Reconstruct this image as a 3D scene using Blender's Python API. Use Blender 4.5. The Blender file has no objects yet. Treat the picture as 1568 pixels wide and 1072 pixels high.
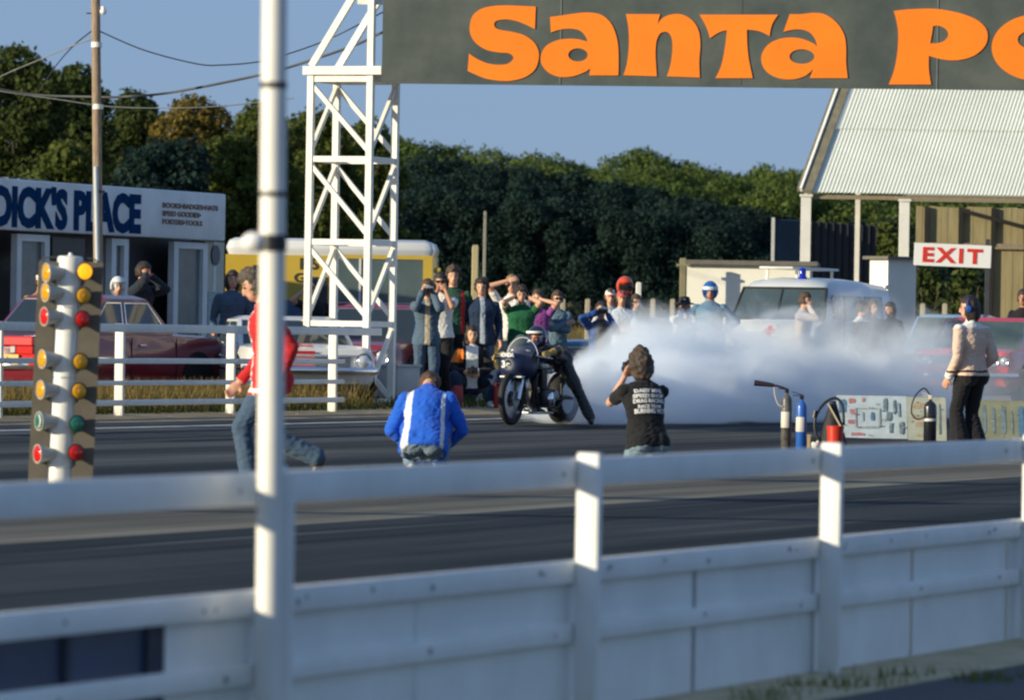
import bpy, bmesh, math, random
import numpy as np
from mathutils import Vector, Matrix, noise as mnoise
R = math.radians
rng = random.Random(7)
nrng = np.random.default_rng(11)
scene = bpy.context.scene
COL = scene.collection
# ------------------------------------------------------------------ camera
FPX = 8700.0
CAM = Vector((0, 0, 1.5))
PITCH, ROLL = 28.0 / FPX, 0.0165
_F = Vector((0, math.cos(PITCH), -math.sin(PITCH)))
_R0 = Vector((1, 0, 0)); _U0 = Vector((0, math.sin(PITCH), math.cos(PITCH)))
CR = _R0 * math.cos(ROLL) + _U0 * math.sin(ROLL)
CU = _U0 * math.cos(ROLL) - _R0 * math.sin(ROLL)
cam_data = bpy.data.cameras.new('camera'); cam = bpy.data.objects.new('camera', cam_data); COL.objects.link(cam)
m = Matrix.Identity(4)
for i in range(3):
    m[i][0] = CR[i]; m[i][1] = CU[i]; m[i][2] = -_F[i]; m[i][3] = CAM[i]
cam.matrix_world = m
cam_data.sensor_fit = 'HORIZONTAL'; cam_data.sensor_width = 36.0
cam_data.lens = FPX / 1568.0 * 36.0
cam_data.clip_start = 0.5; cam_data.clip_end = 6000
cam_data.dof.use_dof = True; cam_data.dof.focus_distance = 69.5; cam_data.dof.aperture_fstop = 5.6
scene.camera = cam
def at(px, py, d):
    """world point seen at photo pixel (px,py) at depth d metres"""
    return CAM + d * (_F + CR * ((px - 784) / FPX) - CU * ((py - 536) / FPX))
# track frame: q runs along the strip (away, to the right), p across it (negative = far side)
A = R(20.77); CA, SA = math.cos(A), math.sin(A)
ZP = [(-2000, 7.2), (-420, 7.2), (-190, 5.4), (-46, .5), (-31, .5), (-27, .47), (-25.8, .40), (-24, .32), (-17.5, .21), (-12, .10), (-7.9, 0), (400, 0)]
def zp(p):
    for (a, za), (b, zb) in zip(ZP[:-1], ZP[1:]):
        if a <= p <= b: return za + (zb - za) * (p - a) / (b - a)
    return 0.0
def pq(p, q, z=0.0): return Vector((p * CA + q * SA, -p * SA + q * CA, zp(p) + z))
def topq(X, Y): return X * CA - Y * SA, X * SA + Y * CA
def gz(X, Y): return zp(X * CA - Y * SA)
def gpt(px, d):
    """ground point under photo column px at depth d"""
    X = (px - 784) / FPX * d
    return Vector((X, d, gz(X, d)))
TRK = math.pi / 2 - A          # z-rotation: local +x -> along the strip away from us, local -y -> our side
def rz(a): return Matrix.Rotation(a, 4, 'Z')
# ------------------------------------------------------------------ materials
MATS = {}
def mat(name, col, rough=.6, var=.12, scale=6., metal=0., bump=0., bscale=40., coat=0., spec=.5, sss=0., stretch=None, sheen=0., dirt=None):
    if name in MATS: return MATS[name]
    M = bpy.data.materials.new(name); M.use_nodes = True
    nt = M.node_tree; N = nt.nodes; L = nt.links
    b = N['Principled BSDF']
    tc = N.new('ShaderNodeTexCoord'); src = tc.outputs['Object']
    if stretch:
        mp = N.new('ShaderNodeMapping'); mp.inputs['Rotation'].default_value = (0, 0, stretch[0]); mp.inputs['Scale'].default_value = stretch[1]
        L.new(src, mp.inputs['Vector']); src = mp.outputs['Vector']
    n = N.new('ShaderNodeTexNoise'); n.inputs['Scale'].default_value = scale; n.inputs['Detail'].default_value = 6; n.inputs['Roughness'].default_value = .62
    L.new(src, n.inputs['Vector'])
    r = N.new('ShaderNodeValToRGB'); r.color_ramp.elements[0].position = .28; r.color_ramp.elements[1].position = .72
    c0 = [max(0, c * (1 - var)) for c in col]; c1 = [min(1, c * (1 + var)) for c in col]
    if dirt: c0 = [c * (1 - .55) + d * .55 for c, d in zip(col, dirt)]
    r.color_ramp.elements[0].color = (*c0, 1); r.color_ramp.elements[1].color = (*c1, 1)
    L.new(n.outputs['Fac'], r.inputs['Fac']); L.new(r.outputs['Color'], b.inputs['Base Color'])
    b.inputs['Roughness'].default_value = rough; b.inputs['Metallic'].default_value = metal
    b.inputs['Specular IOR Level'].default_value = spec
    if coat: b.inputs['Coat Weight'].default_value = coat; b.inputs['Coat Roughness'].default_value = .06
    if sheen: b.inputs['Sheen Weight'].default_value = sheen
    if sss:
        b.inputs['Subsurface Weight'].default_value = sss; b.inputs['Subsurface Radius'].default_value = (.01, .004, .002)
    if bump:
        n2 = N.new('ShaderNodeTexNoise'); n2.inputs['Scale'].default_value = bscale; n2.inputs['Detail'].default_value = 4
        L.new(src, n2.inputs['Vector'])
        bp = N.new('ShaderNodeBump'); bp.inputs['Strength'].default_value = bump; bp.inputs['Distance'].default_value = .02
        L.new(n2.outputs['Fac'], bp.inputs['Height']); L.new(bp.outputs['Normal'], b.inputs['Normal'])
    MATS[name] = M
    return M
def glass(name, col=(.02, .03, .035), rough=.05):
    if name in MATS: return MATS[name]
    M = mat(name, col, rough, .2, 2.0, spec=.8)
    return M
def emit(name, col, e, base):
    M = mat(name, base, .25, .08, 20)
    b = M.node_tree.nodes['Principled BSDF']
    b.inputs['Emission Color'].default_value = (*col, 1); b.inputs['Emission Strength'].default_value = e
    return M
# ------------------------------------------------------------------ mesh builder
class MB:
    def __init__(s): s.v = []; s.f = []; s.m = []; s.k = 0
    def mi(s, k): s.k = k; return s
    def add(s, vs, fs):
        o = len(s.v); s.v += [tuple(v) for v in vs]
        for f in fs: s.f.append([i + o for i in f]); s.m.append(s.k)
        return s
    def box(s, c, size, M=None, bev=0.0):
        x, y, z = size[0] / 2, size[1] / 2, size[2] / 2
        if bev <= 0:
            vs = [Vector((i * x, j * y, k * z)) for i in (-1, 1) for j in (-1, 1) for k in (-1, 1)]
            fs = [(0, 1, 3, 2), (4, 6, 7, 5), (0, 4, 5, 1), (2, 3, 7, 6), (0, 2, 6, 4), (1, 5, 7, 3)]
        else:
            b = min(bev, x * .9, y * .9, z * .9)
            bm = bmesh.new(); bmesh.ops.create_cube(bm, size=2.0)
            for v in bm.verts: v.co = Vector((v.co.x * x, v.co.y * y, v.co.z * z))
            bmesh.ops.bevel(bm, geom=bm.edges[:], offset=b, segments=2, profile=.5, affect='EDGES')
            bm.verts.index_update()
            vs = [v.co.copy() for v in bm.verts]; fs = [[v.index for v in f.verts] for f in bm.faces]; bm.free()
        if M is not None: vs = [M @ v for v in vs]
        c = Vector(c)
        return s.add([v + c for v in vs], fs)
    def bar(s, p0, p1, w, h=None, up=(0, 0, 1)):
        p0, p1 = Vector(p0), Vector(p1); h = h or w
        d = (p1 - p0); L = d.length
        if L < 1e-6: return s
        d.normalize(); up = Vector(up)
        if abs(d.dot(up)) > .98: up = Vector((0, 1, 0))
        x = d.cross(up).normalized(); y = x.cross(d).normalized()
        vs = []
        for e in (p0, p1):
            for a, b in ((-1, -1), (1, -1), (1, 1), (-1, 1)): vs.append(e + x * (a * w / 2) + y * (b * h / 2))
        return s.add(vs, [(3, 2, 1, 0), (4, 5, 6, 7), (0, 1, 5, 4), (1, 2, 6, 5), (2, 3, 7, 6), (3, 0, 4, 7)])
    def tube(s, pts, r, seg=8, cap=True):
        pts = [Vector(p) for p in pts]; n = len(pts)
        rs = list(r) if hasattr(r, '__len__') else [r] * n
        vs, fs = [], []; prev = None
        for i, p in enumerate(pts):
            d = (pts[min(i + 1, n - 1)] - pts[max(i - 1, 0)])
            if d.length < 1e-9: d = Vector((0, 0, 1))
            d.normalize()
            if prev is None:
                u = Vector((0, 0, 1)) if abs(d.z) < .9 else Vector((0, 1, 0))
                x = d.cross(u).normalized()
            else:
                x = (prev - d * prev.dot(d))
                x = x.normalized() if x.length > 1e-6 else d.orthogonal().normalized()
            prev = x; y = d.cross(x)
            for k in range(seg):
                t = 2 * math.pi * k / seg
                vs.append(p + (x * math.cos(t) + y * math.sin(t)) * rs[i])
        for i in range(n - 1):
            for k in range(seg):
                a = i * seg + k; b = i * seg + (k + 1) % seg
                fs.append((a, b, b + seg, a + seg))
        if cap: fs.append(tuple(range(seg))[::-1]); fs.append(tuple((n - 1) * seg + k for k in range(seg)))
        return s.add(vs, fs)
    def lathe(s, prof, seg=20, M=None, a0=0, a1=2 * math.pi):
        """prof: (r,z) list, turned about local z"""
        vs, fs = [], []; n = len(prof); full = abs(a1 - a0 - 2 * math.pi) < 1e-6
        ns = seg if full else seg + 1
        for (r, z) in prof:
            for k in range(ns):
                t = a0 + (a1 - a0) * k / seg
                vs.append(Vector((r * math.cos(t), r * math.sin(t), z)))
        for i in range(n - 1):
            for k in range(seg):
                a = i * ns + k; b = i * ns + (k + 1) % ns
                fs.append((a, b, b + ns, a + ns))
        if full:
            if prof[0][0] > 1e-6: fs.append(tuple(range(ns))[::-1])
            if prof[-1][0] > 1e-6: fs.append(tuple((n - 1) * ns + k for k in range(ns)))
        if M is not None: vs = [M @ v for v in vs]
        return s.add(vs, fs)
    def ball(s, c, r, seg=12, rings=8, M=None):
        r = (r, r, r) if not hasattr(r, '__len__') else r
        vs, fs = [], []
        for i in range(1, rings):
            t = math.pi * i / rings
            for k in range(seg):
                u = 2 * math.pi * k / seg
                vs.append(Vector((r[0] * math.sin(t) * math.cos(u), r[1] * math.sin(t) * math.sin(u), r[2] * math.cos(t))))
        vs += [Vector((0, 0, r[2])), Vector((0, 0, -r[2]))]; T = len(vs) - 2
        for i in range(rings - 2):
            for k in range(seg):
                a = i * seg + k; b = i * seg + (k + 1) % seg
                fs.append((a, a + seg, b + seg, b))
        for k in range(seg):
            fs.append((T, k, (k + 1) % seg)); o = (rings - 2) * seg
            fs.append((T + 1, o + (k + 1) % seg, o + k))
        if M is not None: vs = [M @ v for v in vs]
        c = Vector(c)
        return s.add([v + c for v in vs], fs)
    def prism(s, poly, d0, d1, fn):
        """poly 2-D outline, fn(u,v,d)->3-D"""
        n = len(poly)
        vs = [fn(u, v, d0) for u, v in poly] + [fn(u, v, d1) for u, v in poly]
        fs = [tuple(range(n))[::-1], tuple(range(n, 2 * n))]
        for i in range(n): j = (i + 1) % n; fs.append((i, j, j + n, i + n))
        return s.add(vs, fs)
    def loft(s, rings, cap=True):
        n = len(rings[0]); vs = [v for r in rings for v in r]; fs = []
        for i in range(len(rings) - 1):
            for k in range(n):
                a = i * n + k; b = i * n + (k + 1) % n
                fs.append((a, b, b + n, a + n))
        if cap: fs.append(tuple(range(n))[::-1]); fs.append(tuple((len(rings) - 1) * n + k for k in range(n)))
        return s.add(vs, fs)
    def build(s, name, mats, parent=None, smooth=None, M=None, fix=True):
        me = bpy.data.meshes.new(name)
        me.from_pydata([tuple(v) for v in s.v], [], s.f)
        mats = mats if isinstance(mats, (list, tuple)) else [mats]
        for q in mats: me.materials.append(q)
        if len(mats) > 1: me.polygons.foreach_set('material_index', s.m)
        if fix:
            bm = bmesh.new(); bm.from_mesh(me); bmesh.ops.recalc_face_normals(bm, faces=bm.faces); bm.to_mesh(me); bm.free()
        if smooth is not None:
            me.polygons.foreach_set('use_smooth', [True] * len(me.polygons))
            try: me.set_sharp_from_angle(angle=R(smooth))
            except Exception: pass
        o = bpy.data.objects.new(name, me); COL.objects.link(o)
        if M is not None: o.matrix_world = M
        if parent is not None: o.parent = parent
        return o
def tag(o, label=None, cat=None, group=None, kind=None):
    if label: o['label'] = label
    if cat: o['category'] = cat
    if group: o['group'] = group
    if kind: o['kind'] = kind
    return o
def thing(name, label, cat, loc=(0, 0, 0), rot=0.0, group=None):
    o = bpy.data.objects.new(name, None); o.empty_display_size = .2; COL.objects.link(o)
    o.location = loc; o.rotation_euler = (0, 0, rot)
    return tag(o, label, cat, group)
def copy_tree(o, parent=None):
    c = o.copy(); COL.objects.link(c); c.parent = parent
    for ch in o.children: copy_tree(ch, c)
    return c
def struct(o): o['kind'] = 'structure'; return o
def text_mesh(name, body, m, parent, size, M, bold=0.0, xs=1.0, depth=.004, align='LEFT', spacing=1.0):
    cu = bpy.data.curves.new(name, 'FONT'); cu.body = body; cu.size = size; cu.offset = bold; cu.extrude = depth
    cu.align_x = align; cu.space_character = spacing; cu.resolution_u = 3
    o = bpy.data.objects.new(name, cu); COL.objects.link(o)
    bpy.context.view_layer.update()
    me = bpy.data.meshes.new_from_object(o.evaluated_get(bpy.context.evaluated_depsgraph_get()))
    bpy.data.objects.remove(o); bpy.data.curves.remove(cu)
    me.name = name; me.transform(Matrix.Diagonal((xs, 1, 1, 1))); me.materials.clear(); me.materials.append(m)
    ob = bpy.data.objects.new(name, me); COL.objects.link(ob)
    if parent is not None: ob.parent = parent
    ob.matrix_local = M
    return ob
# ------------------------------------------------------------------ light
SUN_AZ, SUN_EL = R(28), R(13.5)      # sun stands to the left, SUN_AZ behind the picture plane
sdir = Vector((-math.cos(SUN_AZ) * math.cos(SUN_EL), -math.sin(SUN_AZ) * math.cos(SUN_EL), math.sin(SUN_EL)))
sl = bpy.data.lights.new('sun', 'SUN'); sun = bpy.data.objects.new('sun', sl); COL.objects.link(sun)
sl.energy = 4.6; sl.angle = R(.55); sl.color = (1.0, .88, .64)
sun.rotation_euler = (-sdir).to_track_quat('-Z', 'Y').to_euler()
W = bpy.data.worlds.new('World'); scene.world = W; W.use_nodes = True
nt = W.node_tree; bg = nt.nodes['Background']
sky = nt.nodes.new('ShaderNodeTexSky'); sky.sky_type = 'NISHITA'; sky.sun_disc = False
sky.sun_elevation = SUN_EL; sky.sun_rotation = math.atan2(sdir.x, sdir.y)
sky.altitude = 0; sky.air_density = 1.0; sky.dust_density = .3; sky.ozone_density = 3.0
hs = nt.nodes.new('ShaderNodeMix'); hs.data_type = 'RGBA'; hs.blend_type = 'MULTIPLY'; hs.inputs['Factor'].default_value = 1.0
hs.inputs[7].default_value = (.92, 1.30, 2.02, 1)
gm_ = nt.nodes.new('ShaderNodeGamma'); gm_.inputs['Gamma'].default_value = .25; nt.links.new(sky.outputs['Color'], gm_.inputs['Color']); nt.links.new(gm_.outputs['Color'], hs.inputs[6]); nt.links.new(hs.outputs[2], bg.inputs['Color'])
bg.inputs['Strength'].default_value = .15
scene.view_settings.view_transform = 'Standard'; scene.view_settings.look = 'None'
scene.view_settings.exposure = .42; scene.view_settings.gamma = 1
scene.render.engine = 'CYCLES'
scene.cycles.filter_width = 2.3
scene.cycles.use_denoising = True
scene.cycles.volume_bounces = 12; scene.cycles.max_bounces = 12
scene.cycles.transparent_max_bounces = 12
# ------------------------------------------------------------------ common materials
WHITE = mat('white_paint', (.80, .78, .70), .45, .05, 3, dirt=(.62, .60, .54))
WHITE_OLD = mat('weathered_white_paint', (.86, .86, .81), .55, .05, 2.2, bump=.15, bscale=14, dirt=(.66, .66, .62))
BLACK = mat('black_paint', (.012, .013, .015), .45, .3, 8)
RUBBER = mat('black_rubber', (.016, .016, .017), .75, .3, 12)
CHROME = mat('chrome', (.75, .76, .78), .12, .05, 4, metal=1.0)
ALU = mat('dull_aluminium', (.55, .55, .54), .38, .12, 9, metal=1.0)
GLASS = glass('dark_window_glass')
WOOD = mat('weathered_wood', (.26, .21, .14), .8, .3, 5, stretch=(0, (8, 8, 1)), bump=.3)
DARKGREY = mat('dark_grey_paint', (.05, .052, .056), .5, .2, 6)
# ------------------------------------------------------------------ ground, track and strips
def strip(name, ps, q0, q1, dz, m, nq=2):
    b = MB(); ps = sorted(set([p for p, _ in ZP if ps[0] < p < ps[1]] + list(ps)))
    qs = [q0 + (q1 - q0) * i / nq for i in range(nq + 1)]
    vs = [pq(p, q, dz) for p in ps for q in qs]; n = nq + 1
    fs = [(i * n + j, i * n + j + 1, (i + 1) * n + j + 1, (i + 1) * n + j) for i in range(len(ps) - 1) for j in range(nq)]
    b.add(vs, fs); o = b.build(name, m)
    for pl in o.data.polygons:
        if pl.normal.z < 0: pl.flip()
    return struct(o)
def ground_mat(name, c1, c2, c3, sc, rough=.95, st=None, bump=.4, bs=6.0, spec=.2):
    M = bpy.data.materials.new(name); M.use_nodes = True; N = M.node_tree.nodes; L = M.node_tree.links; b = N['Principled BSDF']
    tc = N.new('ShaderNodeTexCoord'); mr = N.new('ShaderNodeMapping'); L.new(tc.outputs['Object'], mr.inputs['Vector'])
    mr.inputs['Rotation'].default_value = (0, 0, A)
    mp = N.new('ShaderNodeMapping'); L.new(mr.outputs['Vector'], mp.inputs['Vector']); mp.inputs['Scale'].default_value = st or (1, 1, 1)
    n = N.new('ShaderNodeTexNoise'); n.inputs['Scale'].default_value = sc; n.inputs['Detail'].default_value = 9; n.inputs['Roughness'].default_value = .68
    L.new(mp.outputs['Vector'], n.inputs['Vector'])
    r = N.new('ShaderNodeValToRGB'); e = r.color_ramp.elements; e[0].position = .32; e[1].position = .7
    x = e.new(.5); e[0].color = (*c1, 1); x.color = (*c2, 1); e[2].color = (*c3, 1)
    L.new(n.outputs['Fac'], r.inputs['Fac']); L.new(r.outputs['Color'], b.inputs['Base Color'])
    b.inputs['Roughness'].default_value = rough; b.inputs['Specular IOR Level'].default_value = spec
    n2 = N.new('ShaderNodeTexNoise'); n2.inputs['Scale'].default_value = bs; n2.inputs['Detail'].default_value = 6
    L.new(tc.outputs['Object'], n2.inputs['Vector']); bp = N.new('ShaderNodeBump'); bp.inputs['Strength'].default_value = bump; bp.inputs['Distance'].default_value = .03
    L.new(n2.outputs['Fac'], bp.inputs['Height']); L.new(bp.outputs['Normal'], b.inputs['Normal'])
    return M, r, n, b
GRASS, *_ = ground_mat('dry_grass_ground', (.10, .095, .035), (.21, .17, .075), (.30, .23, .11), .35)
DIRT, *_ = ground_mat('sandy_verge', (.17, .13, .075), (.30, .24, .15), (.40, .33, .22), 2.0)
def asphalt(name, base, streak, rubber, amt):
    """worn asphalt with darker rubber laid down along the lane"""
    M, r, n, b = ground_mat(name, [c * .8 for c in base], base, [c * 1.25 for c in base], 1.2, .85, (1, .25, 1), .25, 60., .08)
    N = M.node_tree.nodes; L = M.node_tree.links
    tc = N.new('ShaderNodeTexCoord'); prev = r.outputs['Color']
    for sc, lo, hi, col, k, seed in ((.9, .42, .62, rubber, amt, 0), (3.2, .50, .66, rubber, amt * .8, 7.3), (5.5, .60, .72, streak, .55, 3.1)):
        mr = N.new('ShaderNodeMapping'); mr.inputs['Rotation'].default_value = (0, 0, A); L.new(tc.outputs['Object'], mr.inputs['Vector'])
        mp = N.new('ShaderNodeMapping'); mp.inputs['Scale'].default_value = (1, .018, 1); mp.inputs['Location'].default_value = (seed, seed, 0)
        L.new(mr.outputs['Vector'], mp.inputs['Vector'])
        nn = N.new('ShaderNodeTexNoise'); nn.inputs['Scale'].default_value = sc; nn.inputs['Detail'].default_value = 5; L.new(mp.outputs['Vector'], nn.inputs['Vector'])
        rr = N.new('ShaderNodeValToRGB'); rr.color_ramp.elements[0].position = lo; rr.color_ramp.elements[1].position = hi
        rr.color_ramp.elements[0].color = (0, 0, 0, 1); rr.color_ramp.elements[1].color = (k, k, k, 1)
        L.new(nn.outputs['Fac'], rr.inputs['Fac'])
        mx = N.new('ShaderNodeMix'); mx.data_type = 'RGBA'; L.new(rr.outputs['Color'], mx.inputs['Factor']); L.new(prev, mx.inputs[6]); mx.inputs[7].default_value = (*col, 1)
        prev = mx.outputs[2]
    L.new(prev, b.inputs['Base Color'])
    return M
ASPH = asphalt('worn_asphalt', (.050, .058, .062), (.16, .165, .16), (.014, .021, .026), .95)
ASPH_FAR = asphalt('far_lane_asphalt', (.105, .108, .104), (.17, .17, .155), (.020, .027, .032), .9)
CONC = asphalt('pale_centre_strip', (.23, .215, .165), (.30, .28, .22), (.07, .07, .065), .6)
strip('ground', (-2000, 400), -300, 3000, 0, GRASS, 12)
strip('track_near_lane', (-15.0, -8.4), -40, 400, .006, ASPH, 6)
strip('track_centre', (-17.9, -15.0), -40, 400, .006, CONC, 6)
strip('track_far_lane', (-26.2, -17.9), -40, 400, .006, ASPH_FAR, 6)
strip('verge', (-30.5, -26.2), -40, 400, .005, DIRT, 6)
strip('paddock_path', (-44, -30.5), 60, 400, .005, ground_mat('paddock_dust', (.13, .11, .075), (.20, .165, .11), (.27, .22, .15), 1.0)[0], 6)
NEARD, *_ = ground_mat('sandy_edge', (.32, .26, .14), (.50, .41, .25), (.64, .55, .38), 3.0)
strip('sandy_edge', (-8.4, -7.05), -40, 200, .007, NEARD, 6)
strip('service_road', (-7.05, 30), -40, 200, .006, mat('near_asphalt', (.030, .032, .036), .7, .3, 4, bump=.3, bscale=80), 2)
LINE = mat('worn_white_line_paint', (.55, .54, .50), .7, .35, 3.0)
strip('edge_line', (-25.62, -25.50), -40, 400, .010, LINE, 4)
strip('lane_line', (-18.72, -18.62), 30, 40.2, .010, LINE, 4)
strip('start_line', (-19.0, -15.2), 57.6, 57.72, .011, LINE, 1)
# ------------------------------------------------------------------ near fence
def near_fence():
    q0 = 24.07; p0 = -7.6; base = pq(p0, q0)
    t = thing('rail_fence', 'white wooden fence along the near edge, open at the top and boarded below', 'fence', base, TRK)
    sp = 3.15; n0, n1 = -5, 7
    for n in range(n0, n1 + 1):
        MB().box((n * sp + (.16 if n == 1 else 0), 0, .485), (.05, .092, 1.09), bev=.006).build('post', WHITE_OLD, t, 40)
    yb = .046
    for n in range(n0, n1):
        x0, x1 = n * sp, (n + 1) * sp - .006; xm = (x0 + x1) / 2; L = x1 - x0
        NS = mat('nail_stain', (.30, .29, .27), .8, .4, 40)
        for nm, zc, th, hh, nails in (('top_rail', .952, .036, .112, (.13, 3.0)), ('middle_rail', .562, .040, .088, (.16, .34, .40, 1.05, 1.62, 2.72, 2.80)), ('lower_rail', .322, .032, .075, (.2, 1.58, 2.9))):
            rb = MB(); rb.box((xm, yb + .02, zc), (L, th, hh), bev=.006); rb.mi(1)
            for xx in nails: rb.box((x0 + xx + rng.uniform(-.03, .03), yb + .0215 - th / 2, zc + rng.uniform(-.012, .012)), (rng.uniform(.014, .034), .006, rng.uniform(.012, .024)))
            rb.build(nm, [WHITE_OLD, NS], t, 40)
        # boards behind the rails
        if n <= -4:
            m2 = MB()
            m2.box((xm, yb + .055, .295), (L, .012, .49)); m2.build('panel', mat('dark_blue_board', (.03, .05, .10), .5, .25, 3), t)
            continue
        half = L / 2
        for k in range(2):
            if n == -3:
                if k == 0:
                    NV = mat('dark_blue_board', (.022, .050, .115), .5, .25, 3)
                    for zc, hh in ((.442, .145), (.145, .27)):
                        for a, b in ((0, .545), (.557, .745)): MB().box((x0 + L * (a + b) / 2, yb + .066, zc), (L * (b - a), .012, hh + .05)).build('blue_panel', NV, t)
                        for a in (.551, .766): MB().box((x0 + L * a, yb + .060, zc), (.045 if a < .6 else .13, .03, hh + .05)).build('batten_and_post_shadow', mat('navy_batten_and_shadow', (.010, .018, .040), .6, .2), t)  # narrow strip is a batten, wide one a post's shadow painted dark
                else: MB().box((x0 + L * (.787 + 1.03) / 2, yb + .049, .272), (L * .243, .014, .53)).build('panel', WHITE_OLD, t)
                continue
            MB().box((x0 + half * (k + .5), yb + .049, .272), (half - .004 if k == 0 else half + .11, .014, .53)).build('panel', WHITE_OLD, t)
    return t
near_fence()
# ------------------------------------------------------------------ back fence (four rails)
def back_fence():
    p0 = -27.0; qA = None
    d = 64.5; X = (184 - 784) / FPX * d; p, qA = topq(X, d); p0 = p
    sp = 3.15
    t = thing('rail_fence', 'white four-rail fence across the strip, in front of the dark red car', 'fence', pq(p0, qA), TRK)
    for n in range(-3, 3):
        MB().box((n * sp, 0, .49), (.06, .105, 1.12), bev=.006).build('post', WHITE, t, 40)
    for n in range(-3, 2):
        x0, x1 = n * sp, (n + 1) * sp - .01
        if n == 1: x1 += .18
        for z, h, nm in ((1.0, .095, 'top_rail'), (.625, .062, 'rail'), (.375, .055, 'rail'), (.15, .066, 'rail')):
            e = x1 + (1.2 if nm == 'top_rail' and n == 1 else 0)
            MB().box(((x0 + e) / 2, -.075, z), (e - x0, .034, h), bev=.005).build(nm, WHITE, t, 40)
    return p0
P_BACK = back_fence()
# ------------------------------------------------------------------ tall near pole
def near_pole():
    base = at(413, 1000, 19.0); x, y = base.x, base.y
    t = thing('tall_pole', 'tall round white pole with black bands, out of focus in the left foreground', 'pole', (x, y, gz(x, y)))
    top = at(421, -60, 19.0); rel = top - t.location
    hz = rel.z
    def c(z): return Vector((rel.x * z / hz, rel.y * z / hz, z))
    MB().tube([c(0), c(.9), c(hz)], [.047, .045, .042], 24).build('pole', WHITE, t, 40)
    for py, h in ((130, .02), (297, .016), (372, .055)):
        z = at(420, py, 19.0).z - t.location.z
        MB().tube([c(z - h / 2), c(z + h / 2)], .0455 if h < .05 else .049, 24).build('band', BLACK, t, 40)
    z = at(420, 371, 19.0).z - t.location.z
    a = MB(); a.ball(c(z) + Vector((-.062, -.02, 0)), (.042, .036, .034), 16, 10); a.build('insulator', mat('white_ceramic', (.82, .80, .76), .2, .03), t, 60)
    MB().box(c(z + .0) + Vector((-.03, -.02, 0)), (.04, .03, .03)).build('bracket', BLACK, t)
    MB().box(c(.50) + Vector((.055, .05, 0)), (.045, .05, 1.02)).build('fence_strap', WHITE_OLD, t)
near_pole()
# ------------------------------------------------------------------ gantry tower + sign
def gantry():
    d = 75.0; b = gpt(561, d)
    t = thing('gantry_tower', 'white steel lattice tower holding up the left end of the big overhead sign', 'gantry', b, TRK)
    Wd = .85; Z = [0.0, 1.09, 2.17, 3.27, 4.33]
    # local x along strip (away), y = left ; front face x=0, right legs y=0
    legs = {'fr': (0, 0), 'fl': (0, Wd), 'br': (Wd * 1.05, 0), 'bl': (Wd * 1.05, Wd)}
    for k, (x, y) in legs.items():
        h = 7.2 if k[0] == 'f' and k[1] == 'r' else 4.42
        MB().box((x, y, h / 2 - .05), (.085, .085, h + .1)).build('leg', WHITE, t)
    faces = (('fl', 'fr'), ('br', 'fr'), ('bl', 'br'), ('bl', 'fl'))
    for a, c in faces:
        pa, pc = legs[a], legs[c]
        for i, z in enumerate(Z):
            if i == 0: z = .06
            MB().bar((pa[0], pa[1], z), (pc[0], pc[1], z), .055, .075).build('cross_beam', WHITE, t)
        for i in range(4):
            MB().bar((pa[0], pa[1], Z[i + 1] - .06), (pc[0], pc[1], Z[i] + .09), .05, .06).build('brace', WHITE, t)
    MB().box((Wd * .5, Wd * .45, 4.44), (1.02, 1.12, .11)).build('platform', WHITE, t)
    MB().box((.0, -.03, 4.455), (.1, .3, .085)).build('sign_bracket', WHITE, t)
    # raking struts of the truss above
    MB().bar((0, Wd, 4.5), (0, 0.0, 5.85), .06, .09).build('strut', WHITE, t)
    MB().bar((Wd * 1.05, Wd, 4.5), (Wd * 1.05, 0.0, 5.85), .06, .09).build('strut', WHITE, t)
    MB().box((Wd * .55, Wd * .5, -.02), (1.1, 1.1, .14)).build('foot_slab', mat('concrete', (.36, .34, .30), .85, .15, 5, bump=.2), t)
    return t
gantry()
def smooth_outline(pts, n=6):
    """closed outline; points given as (x,y) smooth or (x,y,1) corner"""
    N = len(pts); out = []
    for i in range(N):
        p0, p1, p2, p3 = pts[i - 1], pts[i], pts[(i + 1) % N], pts[(i + 2) % N]
        a = Vector(p1[:2]); b = Vector(p2[:2])
        m1 = (b - Vector(p0[:2])) * .5; m2 = (Vector(p3[:2]) - a) * .5
        if len(p1) > 2 and len(p2) > 2: out.append(a); continue
        if len(p1) > 2: m1 = (b - a) * .9 if len(p2) > 2 else (b - a) * 1.5 - m2 * .5
        if len(p2) > 2: m2 = (b - a) * 1.5 - m1 * .5
        for k in range(n):
            t = k / n; h1 = 2 * t ** 3 - 3 * t * t + 1; h2 = t ** 3 - 2 * t * t + t; h3 = -2 * t ** 3 + 3 * t * t; h4 = t ** 3 - t * t
            out.append(a * h1 + m1 * h2 + b * h3 + m2 * h4)
    return out
def ell(cx, cy, rx, ry, n=28): return [Vector((cx + rx * math.cos(2 * math.pi * k / n), cy + ry * math.sin(2 * math.pi * k / n))) for k in range(n)]
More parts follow.
